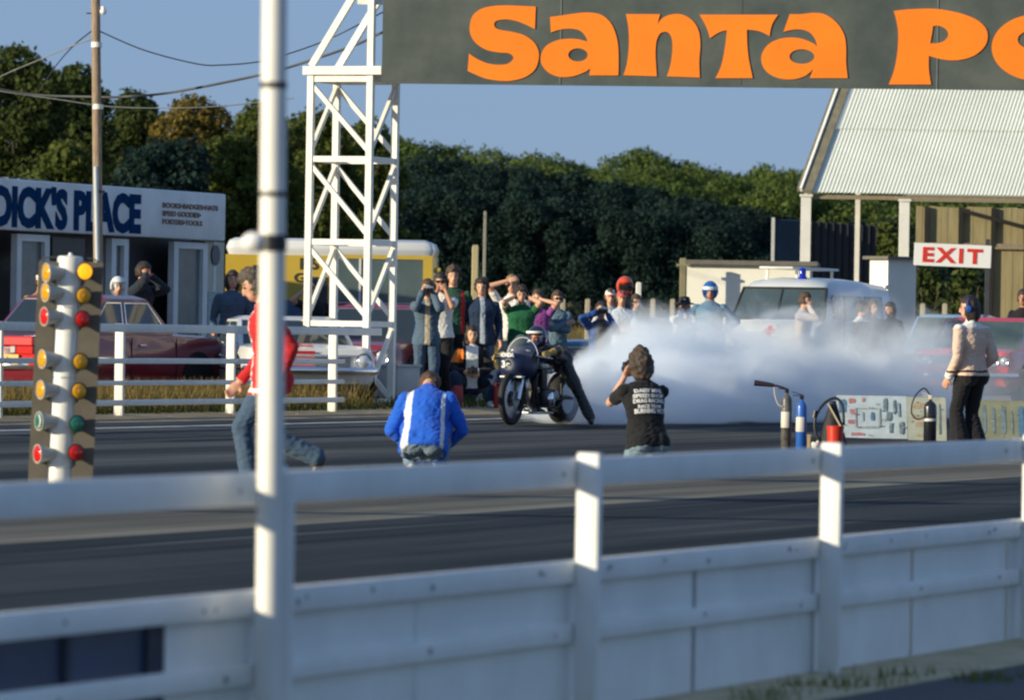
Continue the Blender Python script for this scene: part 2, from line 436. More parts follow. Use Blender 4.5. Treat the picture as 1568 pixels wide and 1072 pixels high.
def sign():
    S = [(430, 34, 1), (425, 157, 1), (370, 130), (320, 112), (265, 104), (215, 112), (203, 135), (225, 158), (300, 172), (370, 192), (425, 235), (447, 295), (430, 370), (380, 415), (310, 437), (240, 440), (160, 428), (100, 405), (58, 385, 1), (66, 290, 1), (110, 320), (170, 345), (230, 352), (280, 345), (308, 315), (285, 290), (230, 285), (160, 270), (105, 235), (75, 190), (70, 140), (85, 85), (125, 50), (180, 33), (260, 27), (350, 30)]
    a1 = [(508, 90, 1), (560, 84), (640, 72), (720, 66), (790, 80), (840, 125), (868, 190), (880, 260), (882, 350), (880, 410, 1), (722, 410, 1), (727, 372, 1), (690, 395), (630, 415), (560, 418), (500, 395), (462, 350), (458, 300), (485, 250), (540, 220), (600, 210), (660, 212), (712, 226, 1), (700, 195), (670, 165), (620, 155), (560, 160), (512, 176, 1)]
    n1 = [(922, 75, 1), (1108, 75, 1), (1092, 135, 1), (1120, 98), (1170, 77), (1230, 78), (1285, 110), (1318, 165), (1328, 240), (1322, 330), (1325, 422, 1), (1145, 415, 1), (1165, 350), (1175, 270), (1172, 210), (1155, 178), (1130, 172), (1105, 185), (1088, 225), (1083, 290), (1086, 350), (1090, 415, 1), (908, 409, 1), (928, 340), (938, 240), (935, 150)]
    T = [(1323, 78, 1), (1753, 78, 1), (1720, 130), (1705, 195, 1), (1660, 172), (1620, 163), (1582, 160, 1), (1583, 230), (1592, 320), (1614, 425, 1), (1410, 425, 1), (1440, 360), (1460, 270), (1473, 163, 1), (1430, 175), (1380, 207, 1), (1360, 145)]
    o2 = 1525
    a2 = [(290, 75, 1), (350, 75), (430, 68), (490, 80), (550, 125), (588, 190), (598, 260), (598, 340), (607, 425, 1), (400, 425, 1), (418, 375, 1), (370, 415), (300, 432), (230, 425), (170, 395), (138, 345), (140, 290), (175, 240), (230, 212), (290, 203), (350, 208), (410, 230), (440, 250, 1), (425, 205), (390, 170), (330, 158), (256, 172, 1)]
    P = [(858, 58, 1), (950, 48), (1080, 46), (1200, 65), (1300, 100), (1355, 145), (1371, 195), (1355, 250), (1300, 300), (1220, 325), (1140, 325), (1050, 303, 1), (1050, 380), (1062, 460, 1), (830, 460, 1), (860, 380), (878, 280), (882, 180), (872, 110)]
    Ph = [(1073, 140, 1), (1110, 140), (1145, 160), (1155, 190), (1135, 220), (1100, 233), (1057, 235, 1), (1065, 190)]
    sh = lambda L: [(q[0] + o2, *q[1:]) for q in L]
    letters = [[smooth_outline(S)], [smooth_outline(a1), ell(660, 298, 53, 36)], [smooth_outline(n1)], [smooth_outline(T)],
               [smooth_outline(sh(a2)), ell(357 + o2, 307, 68, 40)], [smooth_outline(sh(P)), smooth_outline(sh(Ph))],
               [ell(1640 + o2, 258, 248, 182, 48), ell(1640 + o2, 215, 106, 56)]]
    ang = R(-7.0); d0 = 74.6
    O = at(584, 127, d0)                       # lower left corner of the board
    ex = Vector((math.cos(ang), math.sin(ang), 0)); ez = Vector((0, 0, 1)); nrm = Vector((math.sin(ang), -math.cos(ang), 0))
    O = O - ex * .0
    def onplane(px, py):
        dr = _F + CR * ((px - 784) / FPX) - CU * ((py - 536) / FPX)
        k = (O - CAM).dot(nrm) / dr.dot(nrm); w = CAM + dr * k - O
        return w.dot(ex), w.dot(ez)
    t = thing('overhead_sign', 'long dark green overhead sign with big orange letters reading Santa Po', 'sign', O, ang)
    SB = mat('sign_dark_green', (.026, .038, .036), .45, .45, 1.3, bump=.05, bscale=3, dirt=(.17, .185, .155))
    OR = mat('orange_letter_paint', (.88, .215, .003), .45, .10, 1.1)
    Lw = 10.4; hgt = 1.24
    ws = [0, 2.36, 4.74, 7.28, Lw]
    for a, b in zip(ws[:-1], ws[1:]):
        MB().box(((a + b) / 2, .02, hgt / 2), (b - a - .006, .04, hgt)).build('board', SB, t)
    MB().box((Lw / 2, .055, hgt / 2), (Lw, .02, hgt - .1)).build('backing', DARKGREY, t)
    for x in (2.36, 7.28): MB().box((x, -.004, hgt / 2), (.016, .01, hgt - .02)).build('joint_strip', mat('joint_strip_grey', (.16, .17, .16), .5, .2), t)
    for L in letters:
        cu = bpy.data.curves.new('letter', 'CURVE'); cu.dimensions = '2D'; cu.fill_mode = 'BOTH'; cu.extrude = .006
        for ol in L:
            sp = cu.splines.new('POLY'); sp.points.add(len(ol) - 1); sp.use_cyclic_u = True
            for q, v in zip(sp.points, ol):
                u, w = onplane(700 + v.x * .2806, v.y * .2804); q.co = (u, w, 0, 1)
        ob = bpy.data.objects.new('letter', cu); COL.objects.link(ob); bpy.context.view_layer.update()
        me = bpy.data.meshes.new_from_object(ob.evaluated_get(bpy.context.evaluated_depsgraph_get()))
        bpy.data.objects.remove(ob); bpy.data.curves.remove(cu)
        me.materials.clear(); me.materials.append(OR)
        q = bpy.data.objects.new('letter', me); COL.objects.link(q); q.parent = t
        q.matrix_local = Matrix.Translation((0, -.009, 0)) @ Matrix.Rotation(R(90), 4, 'X')
    # truss carrying the board
    for z in (.08, 1.1):
        MB().box((Lw / 2 - .2, .45, z), (Lw + .4, .07, .08)).build('truss_chord', WHITE, t)
    for i in range(9): MB().bar((i * 1.2, .45, .1 if i % 2 else 1.08), (i * 1.2 + 1.2, .45, 1.08 if i % 2 else .1), .045).build('truss_web', WHITE, t)
    for i in range(4): MB().box((.6 + i * 3, .25, 1.08), (.05, .38, .05)).build('sign_hanger', WHITE, t)
    # lower right support far outside the frame
    MB().box((Lw - .2, .55, -2.2), (.12, .12, 4.6)).build('support_post', WHITE, t)
sign()
# ------------------------------------------------------------------ foliage
def leaf_mat(name, c1, c2, c3=None):
    M = bpy.data.materials.new(name); M.use_nodes = True; N = M.node_tree.nodes; L = M.node_tree.links; b = N['Principled BSDF']
    g = N.new('ShaderNodeNewGeometry'); r = N.new('ShaderNodeValToRGB'); e = r.color_ramp.elements
    tc = N.new('ShaderNodeTexCoord'); n = N.new('ShaderNodeTexNoise'); n.inputs['Scale'].default_value = .55; n.inputs['Detail'].default_value = 3
    L.new(tc.outputs['Object'], n.inputs['Vector'])
    ad = N.new('ShaderNodeMath'); ad.operation = 'MULTIPLY_ADD'; ad.inputs[1].default_value = .45
    L.new(g.outputs['Random Per Island'], ad.inputs[0])
    ml = N.new('ShaderNodeMath'); ml.operation = 'MULTIPLY'; ml.inputs[1].default_value = .62; L.new(n.outputs['Fac'], ml.inputs[0]); L.new(ml.outputs[0], ad.inputs[2])
    e[0].position = .15; e[1].position = .75; e[0].color = (*c1, 1); e[1].color = (*c2, 1)
    if c3: x = e.new(.92); x.color = (*c3, 1)
    L.new(ad.outputs[0], r.inputs['Fac']); L.new(r.outputs['Color'], b.inputs['Base Color'])
    b.inputs['Roughness'].default_value = .7; b.inputs['Specular IOR Level'].default_value = .08
    tr = N.new('ShaderNodeBsdfTranslucent'); L.new(r.outputs['Color'], tr.inputs['Color']); mx = N.new('ShaderNodeMixShader'); mx.inputs[0].default_value = .35
    L.new(b.outputs[0], mx.inputs[1]); L.new(tr.outputs[0], mx.inputs[2]); L.new(mx.outputs[0], N['Material Output'].inputs['Surface'])
    return M
def leaves(name, lobes, dens, size, m, parent=None, jit=.75, shell=.55, flat=.0):
    """lobes: (cx,cy,cz,rx,ry,rz); many small leaf-clump faces through the lobes' volume"""
    P, Nn = [], []
    for (cx, cy, cz, rx, ry, rz_) in lobes:
        n = max(8, int(dens * (rx * ry + rx * rz_ + ry * rz_) / 3 * 4))
        u = nrng.normal(size=(n, 3)); u /= np.linalg.norm(u, axis=1)[:, None]
        # bumpy radius
        ph = nrng.uniform(0, 6.28, 6)
        bump = 1 + .16 * np.sin(4 * u[:, 0] + ph[0]) * np.sin(5 * u[:, 2] + ph[1]) + .10 * np.sin(9 * u[:, 1] + ph[2]) * np.sin(8 * u[:, 0] + ph[3])
        rad = (shell + (1 - shell) * nrng.random(n) ** .5) * bump * (1 + .10 * nrng.normal(size=n).clip(-1, 1.6))
        P.append(np.stack([cx + u[:, 0] * rad * rx, cy + u[:, 1] * rad * ry, cz + u[:, 2] * rad * rz_], 1)); Nn.append(u)
    P = np.concatenate(P); Nn = np.concatenate(Nn); n = len(P)
    Nn = Nn + jit * nrng.normal(size=(n, 3)); Nn /= np.linalg.norm(Nn, axis=1)[:, None]
    a = np.cross(Nn, nrng.normal(size=(n, 3))); a /= np.linalg.norm(a, axis=1)[:, None]; b = np.cross(Nn, a)
    sz = size * nrng.uniform(.55, 1.35, n)[:, None]; k = nrng.uniform(.5, .95, n)[:, None]
    V = np.stack([P - a * sz, P + b * sz * k - a * sz * .15, P + a * sz, P - b * sz * k + a * sz * .15], 1).reshape(-1, 3)
    me = bpy.data.meshes.new(name); me.vertices.add(4 * n); me.vertices.foreach_set('co', V.ravel().astype(np.float32))
    me.loops.add(4 * n); me.loops.foreach_set('vertex_index', np.arange(4 * n, dtype=np.int32))
    me.polygons.add(n); me.polygons.foreach_set('loop_start', np.arange(0, 4 * n, 4, dtype=np.int32)); me.polygons.foreach_set('loop_total', np.full(n, 4, np.int32))
    me.update(); me.materials.append(m)
    o = bpy.data.objects.new(name, me); COL.objects.link(o)
    if parent is not None: o.parent = parent
    return o
BARK = mat('tree_bark', (.09, .07, .05), .9, .3, 6, bump=.5)
L_DARK = leaf_mat('dark_green_leaves', (.022, .040, .014), (.08, .105, .028), (.14, .13, .03))
L_MID = leaf_mat('mid_green_leaves', (.045, .070, .018), (.12, .145, .035), (.21, .19, .045))
L_GOLD = leaf_mat('yellowing_leaves', (.07, .07, .018), (.22, .165, .04), (.34, .19, .045))
L_BLUE = leaf_mat('dark_leaves_and_wood_shade', (.012, .028, .026), (.028, .056, .046))  # dark tree leaves, and the painted shade of the far-off wood
def tree(px, ytop, d, wpx, m, label, sq=1.0, nl=16):
    s = FPX / d; X = (px - 784) / s; g = gz(X, d); hz = 508 + .0165 * (px - 784)
    H = 1.5 + (hz - ytop) / s - g; r = wpx / s / 2
    t = thing('tree', label, 'tree', (X, d, g), rng.uniform(0, 6))
    tk = MB(); tk.tube([(0, 0, -.3), (.1, .05, H * .25), (-.05, .1, H * .55), (0, 0, H * .8)], [.32, .24, .15, .05], 9)
    for k in range(7):
        a = k * 2.4; z = H * (.25 + .06 * k)
        tk.tube([(0, 0, z), (math.cos(a) * r * .4, math.sin(a) * r * .4, z + H * .12), (math.cos(a) * r * .75, math.sin(a) * r * .75, z + H * .2)], [.11, .07, .02], 6)
    tk.build('trunk', BARK, t, 60)
    lob = []
    for k in range(nl):
        z = H * (.16 + .74 * (k + .5) / nl); e = math.sqrt(max(.1, 1 - ((z / H - .50) / .56) ** 2)); a = k * 2.4 + rng.uniform(-.4, .4)
        rr = r * e * rng.uniform(.35, .62); q = r * (.36 + .10 * rng.random()) * (.75 + .35 * e)
        lob.append((math.cos(a) * rr, math.sin(a) * rr, z, q, q, q * rng.uniform(.7, .95)))
    lob.append((0, 0, H - r * .36, r * .42, r * .42, r * .38))
    leaves('crown', lob, 300, .115, m, t)
    return t
tree(22, 72, 225, 215, L_DARK, 'tall dark tree at the left edge, the highest of the trees behind the shop')
tree(112, 98, 240, 165, L_DARK, 'dark tree directly behind the wooden utility pole')
tree(200, 138, 262, 150, L_DARK, 'low very dark tree between the utility pole and the yellowing tree')
tree(290, 146, 250, 165, L_GOLD, 'yellowing autumn tree above the right end of the shop')
tree(352, 205, 232, 150, L_MID, 'bushy olive tree growing just beside the right end of the shop')
tree(395, 156, 268, 170, L_MID, 'green tree behind the tall foreground pole')
tree(478, 166, 280, 175, L_MID, 'green tree seen through the left half of the lattice tower')
tree(556, 184, 292, 165, L_MID, 'green tree seen through the right half of the lattice tower')
tree(95, 215, 215, 150, L_MID, 'lower lighter green tree in front of the dark trees, left of the utility pole')
tree(245, 215, 222, 190, L_BLUE, 'short blackish bushy tree just above the shop roof')
# far-off wood: green tops over a shade band painted in darker leaves, one mass
def wood():
    top = [(560, 196), (607, 196), (640, 206), (700, 220), (760, 232), (840, 228), (900, 243), (945, 226), (1010, 231), (1060, 247), (1130, 252), (1200, 243), (1260, 262), (1330, 270), (1450, 275), (1600, 270)]
    edge = [(560, 262), (607, 262), (650, 244), (700, 250), (800, 258), (900, 268), (1000, 276), (1060, 298), (1120, 310), (1180, 335), (1240, 350), (1300, 338), (1420, 335), (1600, 325)]
    f = lambda T, x: float(np.interp(x, [q[0] for q in T], [q[1] for q in T]))
    lob, low = [], []
    for row, d in enumerate((425, 412, 400)):
        x = 540 + row * 17
        while x < 1640:
            s = FPX / d; X = (x - 784) / s; hz = 508 + .0165 * (x - 784); g = gz(X, d)
            yt = f(top, x) + rng.uniform(-5, 9) + row * 17
            zt = 1.5 + (hz - yt) / s; r = rng.uniform(1.25, 2.1)
            while zt - r > g + 2.5:
                lob.append((X + rng.uniform(-.7, .7), d + rng.uniform(-1.5, 1.5), zt - r, r * rng.uniform(.8, 1.25), r, r * .9))
                zt -= r * 1.15
                if row > 0 and zt < 1.5 + (hz - f(edge, x) - 8) / s: break
            x += rng.uniform(26, 44)
    for row, d in enumerate((397, 392, 387)):
        x = 540 + row * 14
        while x < 1640:
            s = FPX / d; X = (x - 784) / s; hz = 508 + .0165 * (x - 784); g = gz(X, d)
            zt = 1.5 + (hz - f(edge, x) - rng.uniform(-10, 10) - row * 22) / s; r = rng.uniform(1.0, 1.7)
            while zt - r > g - .6:
                low.append((X + rng.uniform(-.5, .5), d + rng.uniform(-1, 1), zt - r, r, r, r)); zt -= r * 1.1
            x += rng.uniform(24, 38)
    # one mesh, two materials
    o = leaves('woodland', lob, 190, .12, leaf_mat('wood_top_leaves', (.05, .085, .024), (.13, .18, .045), (.22, .22, .06)))
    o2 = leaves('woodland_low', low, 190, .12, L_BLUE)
    n1 = len(o.data.polygons)
    bm = bmesh.new(); bm.from_mesh(o.data); bm.from_mesh(o2.data); bm.to_mesh(o.data); bm.free()
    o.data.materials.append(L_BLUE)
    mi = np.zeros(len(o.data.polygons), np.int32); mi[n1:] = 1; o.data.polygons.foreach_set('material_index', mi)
    me2 = o2.data; bpy.data.objects.remove(o2); bpy.data.meshes.remove(me2)
    tag(o, 'far-off wood with sunlit green tops and a dark lower edge', 'wood', kind='stuff')
wood()
def hedge():
    lob = []
    for k in range(60):
        px = 600 + k * 17; d = 235 + rng.uniform(-2, 2); X = (px - 784) / FPX * d
        lob.append((X, d, gz(X, d) + .45, .6, .6, rng.uniform(.55, .8)))
    o = leaves('hedge', lob, 110, .12, leaf_mat('hedge_leaves', (.02, .03, .022), (.055, .07, .045)))
    tag(o, 'low grey-green hedge at the foot of the far-off wood', 'hedge')
hedge()
def blades(name, n, fn, h, m, label, w=.012):
    P = np.array([fn() for _ in range(n)]); a = nrng.uniform(0, 6.28, n); hh = h * nrng.uniform(.35, 1.25, n)
    dx = np.stack([np.cos(a), np.sin(a), 0 * a], 1) * w; ln = np.stack([nrng.normal(size=n), nrng.normal(size=n), 0 * a], 1) * (hh * .35)[:, None]
    up = np.zeros((n, 3)); up[:, 2] = hh
    V = np.stack([P - dx, P + dx, P + ln + up], 1).reshape(-1, 3)
    me = bpy.data.meshes.new(name); me.vertices.add(3 * n); me.vertices.foreach_set('co', V.ravel().astype(np.float32))
    me.loops.add(3 * n); me.loops.foreach_set('vertex_index', np.arange(3 * n, dtype=np.int32))
    me.polygons.add(n); me.polygons.foreach_set('loop_start', np.arange(0, 3 * n, 3, dtype=np.int32)); me.polygons.foreach_set('loop_total', np.full(n, 3, np.int32))
    me.update(); me.materials.append(m); o = bpy.data.objects.new(name, me); COL.objects.link(o)
    return tag(o, label, 'grass', kind='stuff')
def pr(p0, p1, q0, q1):
    def f():
        return tuple(pq(rng.uniform(p0, p1), rng.uniform(q0, q1), -.01))
    return f
G_DRY = leaf_mat('dry_grass_blades', (.10, .09, .03), (.26, .19, .07), (.36, .26, .12))
G_GRN = leaf_mat('green_grass_blades', (.03, .05, .012), (.09, .11, .03), (.17, .16, .05))
blades('dry_grass', 12000, pr(-29.6, -27.6, 50, 68), .34, G_DRY, 'tall dry grass standing behind the far white fence')
blades('green_grass', 5000, pr(-29.0, -27.3, 48, 73), .16, G_GRN, 'short green grass along the foot of the far white fence')
def tufts():
    c = [(rng.uniform(-7.55, -6.8), rng.uniform(19, 36)) for _ in range(22)]
    def f():
        p, q = rng.choice(c); return tuple(pq(p + rng.gauss(0, .07), q + rng.gauss(0, .16), -.01))
    return f
blades('verge_grass', 1500, tufts(), .065, leaf_mat('pale_tuft_blades', (.07, .09, .02), (.20, .22, .06), (.32, .29, .10)), 'green grass tufts on the sandy edge under the near fence', .006)
blades('field_grass', 16000, lambda: (lambda d, px: (lambda X: (X, d, gz(X, d) - .01))((px - 784) / FPX * d))(rng.uniform(105, 230), rng.uniform(600, 1600)), .3, G_DRY, 'dry grass of the field behind the spectators', .03)
# stones and litter on the near and far verges
def pebbles(name, n, fn, r, label):
    b = MB()
    for _ in range(n):
        c = fn(); k = r * rng.uniform(.4, 1.3)
        b.ball(c, (k, k * rng.uniform(.6, 1), k * .6), 6, 4, rz(rng.uniform(0, 3)))
    return tag(b.build(name, mat('verge_stone', (.34, .30, .24), .85, .3, 8)), label, 'stones', kind='stuff')
pebbles('verge_stones', 500, pr(-8.2, -6.8, 18, 40), .018, 'small stones lying on the sandy edge under the near fence')
pebbles('far_verge_stones', 300, pr(-27.6, -26.3, 45, 76), .03, 'small stones lying along the far edge of the strip')
# ------------------------------------------------------------------ shop
def shop():
    k = 98.0 / (4080 - 342); d0 = FPX / 98.0; X0 = (342 - 784) / 98.0; p0, q0 = topq(X0, d0)
    def lx(px):
        s = k * (4080 - px); return ((px - 784) / s) * SA + (FPX / s) * CA - q0
    t = thing('shop', 'long low pale shop kiosk with a big sign reading DICK\'S PLACE', 'shop', pq(p0 - .19, q0), TRK)
    PALE = mat('pale_grey_paint', (.78, .80, .78), .55, .07, 1.5, dirt=(.45, .46, .44))
    CREAM = mat('cream_wall', (.52, .50, .40), .6, .08, 2)
    Lw = 12.5
    MB().box((-Lw / 2, 2.6, 1.32), (Lw, 4.4, 2.64)).build('back_wall', DARKGREY, t)
    rf = MB(); rf.box((-Lw / 2 - .2, 2.5, 3.02), (Lw - .1, 5.0, .08)); n = 26
    for i in range(n): rf.box((-Lw / 2 - 1.9 + (i - n / 2) * .36, 2.3, 3.07 + .02 * math.sin(i * .5)), (.3, 4.8, .03), rz(0) @ Matrix.Rotation(.06 * math.sin(i), 4, 'Y'))
    rf.build('roof', mat('felt_roof', (.10, .12, .15), .7, .3, 3, bump=.4), t)
    bx = MB().box((-Lw / 2 + .02, -.12, 2.71), (Lw, .14, .74), bev=.03).build('sign_board', PALE, t, 40)
    MB().box((.10, .05, 2.66), (.14, .2, .26)).build('corner_lamp', PALE, t)
    BLUE = mat('deep_blue_letters', (.003, .040, .12), .9, .12, 4, spec=.05)
    Mx = Matrix.Rotation(R(90), 4, 'X')
    x1, x0 = lx(211), lx(-15)
    o = text_mesh('big_lettering', "DICK'S PLACE", BLUE, bx, 1.0, Matrix.Identity(4), bold=.05, depth=.006)
    w = max(v.co.x for v in o.data.vertices) - min(v.co.x for v in o.data.vertices); h = max(v.co.y for v in o.data.vertices)
    o.matrix_local = Matrix.Translation((x0, -.198, 2.425)) @ Mx @ Matrix.Diagonal(((x1 - x0) / w, .58 / h, 1, 1))
    BR = mat('brown_small_letters', (.22, .10, .06), .6, .15, 8)
    for i, (tx, xe) in enumerate((("BOOKS\u2022BADGES\u2022HATS", 330), ("SPEED GOODIES\u2022", 304), ("POSTERS\u2022TOOLS", 306))):
        o = text_mesh('small_lettering', tx, BR, bx, 1.0, Matrix.Identity(4), bold=.03, depth=.004)
        w = max(v.co.x for v in o.data.vertices)
        o.matrix_local = Matrix.Translation((lx(245), -.196, 2.81 - i * .125)) @ Mx @ Matrix.Diagonal(((lx(xe) - lx(245)) / w, .105, 1, 1))
    def pan(a, b, z0, z1, nm, m, y=0.0, th=.08):
        xa, xb = lx(a) + .45, lx(b) + .45; return MB().box(((xa + xb) / 2, y, (z0 + z1) / 2), (xb - xa, th, z1 - z0)).build(nm, m, t)
    # openings from the right end
    MB().box((-.06, .2, 1.17), (.10, .5, 2.34)).build('corner_post', PALE, t)
    pan(308, 337, 0, 2.33, 'wall_panel', CREAM)
    rp = MB(); rp.lathe([(0, .0), (.16, 0), (.16, .02), (0, .02)], 20, Matrix.Translation((lx(322) + .45, -.045, 2.12)) @ Mx); rp.build('round_badge', mat('dark_badge', (.03, .05, .09), .4, .6, 30), t)
    MB().box((lx(322) + .45, -.048, 1.1), (.5, .02, .9)).build('notice', mat('faded_notice', (.36, .42, .42), .6, .3, 9), t)
    for (a, b) in ((256, 308), (160, 186), (14, 64)):
        fr = pan(a, a + 7, 0, 2.3, 'door_frame', PALE, -.03, .1); pan(b - 7, b, 0, 2.3, 'door_frame', PALE, -.03, .1); pan(a + 7, b - 7, 2.2, 2.3, 'door_frame', PALE, -.03, .1)
        pan(a + 7, b - 7, 0, 2.2, 'door_pane', mat('dusty_pane', (.13, .15, .14), .25, .3, 2.5), .0, .03)
    pan(-30, 14, 0, .9, 'counter', PALE); pan(64, 160, 0, .8, 'counter', PALE)
    pan(70, 158, 1.05, 1.82, 'display_sheet', mat('cream_display', (.46, .44, .33), .7, .2, 4), .12, .03)
    pan(72, 122, 2.0, 2.28, 'hanging_board', mat('dark_board', (.04, .035, .03), .5, .2), -.02, .04)
    o = text_mesh('board_lettering', 'MILK BAR', mat('faded_red_cream_letters', (.45, .20, .13), .6, .3, 9), t, 1.0, Matrix.Identity(4), bold=.03)
    w = max(v.co.x for v in o.data.vertices)
    bpy.data.objects.remove(o)
    pan(186, 256, 0, .75, 'counter', mat('dark_counter', (.03, .035, .05), .5, .2))
    # side wall at the right end
    MB().box((-.02, 2.4, 1.25), (.06, 4.0, 2.5)).build('side_wall', CREAM, t)
    return t
shop()
# ------------------------------------------------------------------ utility pole and wires
def utility_pole():
    d = 77.0; b = gpt(154, d); t = thing('utility_pole', 'slim weathered timber utility pole with white bands in front of the shop', 'pole', b)
    top = at(146, -40, d); r = top - b
    c = lambda py: (lambda w: w - b)(at(154 - (400 - py) * .018, py, d))
    MB().tube([Vector((0, 0, -.2)), r * .5, r], [.068, .064, .060], 14).build('shaft', mat('pole_timber', (.30, .22, .15), .85, .35, 7, stretch=(0, (6, 6, .8)), bump=.5), t, 60)
    for py in (68, 163):
        z = c(py); MB().tube([z - Vector((0, 0, .035)), z + Vector((0, 0, .035))], .074, 14).build('band', WHITE, t, 40)
    z0, z1 = c(255), c(400); MB().tube([z0 + Vector((-.035, -.07, 0)), z1 + Vector((-.035, -.07, 0)), Vector((-.05, -.07, .4))], .034, 8).build('conduit', mat('grey_conduit', (.42, .48, .52), .45, .08), t, 60)
    for py, sx in ((20, -1), (14, 1)):
        z = c(py); MB().bar(z, z + Vector((sx * .13, -.02, 0)), .018).build('step_bolt', DARKGREY, t)
    z = c(14) + Vector((.1, -.03, -.02)); MB().lathe([(0, -.05), (.035, -.04), (.05, 0), (.03, .03), (.035, .06), (0, .07)], 12, Matrix.Translation(z)).build('insulator', MATS['white_ceramic'], t, 60)
    for py in (293,):
        z = c(py); MB().tube([z - Vector((0, 0, .015)), z + Vector((0, 0, .015))], .078, 12).build('clamp', DARKGREY, t, 40)
utility_pole()
WIRE = mat('dark_cable', (.03, .035, .04), .6, .2)
WIRE2 = mat('pale_cable', (.24, .25, .24), .6, .2)
def catm(P, n=8):
    out = []
    for i in range(len(P) - 1):
        p0, p1, p2, p3 = P[max(i - 1, 0)], P[i], P[i + 1], P[min(i + 2, len(P) - 1)]
        for k in range(n):
            t = k / n; out.append(.5 * ((2 * p1) + (p2 - p0) * t + (2 * p0 - 5 * p1 + 4 * p2 - p3) * t * t + (3 * p1 - p0 - 3 * p2 + p3) * t ** 3))
    out.append(P[-1]); return out
for pts, r, m, lab in (
    ([(150, 46, 77), (220, 76, 77), (300, 97, 77), (340, 99, 77), (396, 94, 77), (444, 81, 77), (502, 60, 77), (557, 33, 77), (640, -10, 78)], .010, WIRE, 'thin overhead cable sagging from the top of the utility pole to the gantry'),
    ([(-60, 122, 79), (40, 143, 79), (150, 148, 78.5), (200, 147, 78), (270, 140, 78), (395, 115, 77), (444, 102, 77), (540, 70, 76.5), (583, 50, 76.2), (640, 28, 76.2)], .018, WIRE, 'thick black overhead cable passing behind the utility pole and rising towards the sign'),
    ([(-60, 128, 80), (0, 139, 80), (90, 152, 80), (170, 163, 80), (260, 165, 80), (340, 162, 80), (450, 150, 80)], .009, WIRE2, 'thin pale cable just below the thick black cable, level with the pole band'),
    ([(140, 47, 77), (112, 70, 84), (85, 101, 92), (60, 140, 100)], .010, WIRE, 'thin stay wire dropping steeply to the left from the utility pole'),
    ([(139, 60, 77), (110, 70, 84), (65, 89, 95), (0, 117, 110), (-60, 150, 120)], .009, WIRE2, 'faint pale wire running left from the utility pole to the tall tree'),
):
    P = catm([at(*q) for q in pts]); b = MB(); o0 = P[0]; b.tube([q - o0 for q in P], r, 6)
    o = b.build('overhead_cable', m, None, 60); o.location = o0; tag(o, lab, 'cable')
# ------------------------------------------------------------------ right side: canopy, huts, hoardings
def canopy():
    d = 124.0; s = FPX / d; E0 = at(1243, 294, d); g = gz(E0.x, d)
    t = thing('canopy', 'open-sided shelter with a steep pale corrugated roof on white posts', 'shelter', (E0.x, E0.y, g))
    ze = E0.z - g; CORR = mat('corrugated_sheet', (.70, .73, .64), .6, .06, .7, dirt=(.55, .58, .50))
    Lw = 9.5; T = Vector((SA, CA, 0))
    rise, run = 3.3, 3.6
    def sheet(u0, u1, dz, x0):
        b = MB(); nx = int((Lw - x0) / .0825 * 8); vs = []
        for j, u in enumerate((u0, (u0 + u1) / 2, u1)):
            for i in range(nx + 1):
                x = x0 + (Lw - x0) * i / nx; w = .011 * math.cos(2 * math.pi * x / .0825)
                vs.append(Vector((x, 0, ze + dz + w)) + T * (u * run) + Vector((0, 0, u * rise)))
        n = nx + 1; b.add(vs, [(j * n + i, j * n + i + 1, (j + 1) * n + i + 1, (j + 1) * n + i) for j in range(2) for i in range(nx)])
        return b.build('roof_sheet', CORR, t, 80, fix=False)
    sheet(0, .44, 0, 0); sheet(.43, .87, .03, .05); sheet(.86, 1.02, .06, .05)
    # rear slope and ridge
    rb = MB(); a = T * run + Vector((0, 0, ze + rise + .06)); c = T * (2 * run) + Vector((0, 0, ze))
    rb.add([a, a + Vector((Lw, 0, 0)), c + Vector((Lw, 0, 0)), c], [(0, 1, 2, 3)]); rb.build('rear_roof', CORR, t)
    b = MB(); b.bar(Vector((-.16, 0, ze + .02)), T * run + Vector((-.16, 0, ze + rise + .02)), .10, .34, up=(1, 0, .0)); b.build('barge_board', mat('lichen_timber', (.20, .18, .12), .85, .3, 4, bump=.3), t)
    b = MB(); b.bar(Vector((-.235, -.02, ze + .05)), T * run + Vector((-.235, -.02, ze + rise + .05)), .05, .10); b.build('barge_edge', WHITE_OLD, t)
    for px, w, zt in ((1235, .21, -.05), (1386, .21, -.12)):
        x = at(px, 294, d).x - E0.x
        MB().box((x, .14, (ze + zt) / 2 - .1), (w, .2, ze + zt + .2)).build('post', WHITE, t)
        MB().box((x, .14, ze + zt - .02), (w + .06, .26, .05)).build('post_cap', WHITE, t)
        MB().bar((x, .14, ze + zt), (x, .14, ze + .08), .07).build('bracket', WHITE_OLD, t)
    x = at(1316, 294, d).x - E0.x + .5
    MB().box((at(1313, 294, d).x - E0.x + .12, 1.8, (ze + 1.2) / 2), (.10, .10, ze + 1.2)).build('inner_post', WHITE, t)
    for dd in (4.3, 6.6): MB().box((at(1386, 294, d).x - E0.x + dd, .14, ze / 2 - .1), (.21, .2, ze + .1)).build('post', WHITE, t)
    MB().box((Lw / 2, .16, ze - .09), (Lw, .12, .10)).build('eaves_beam', WOOD, t)
canopy()
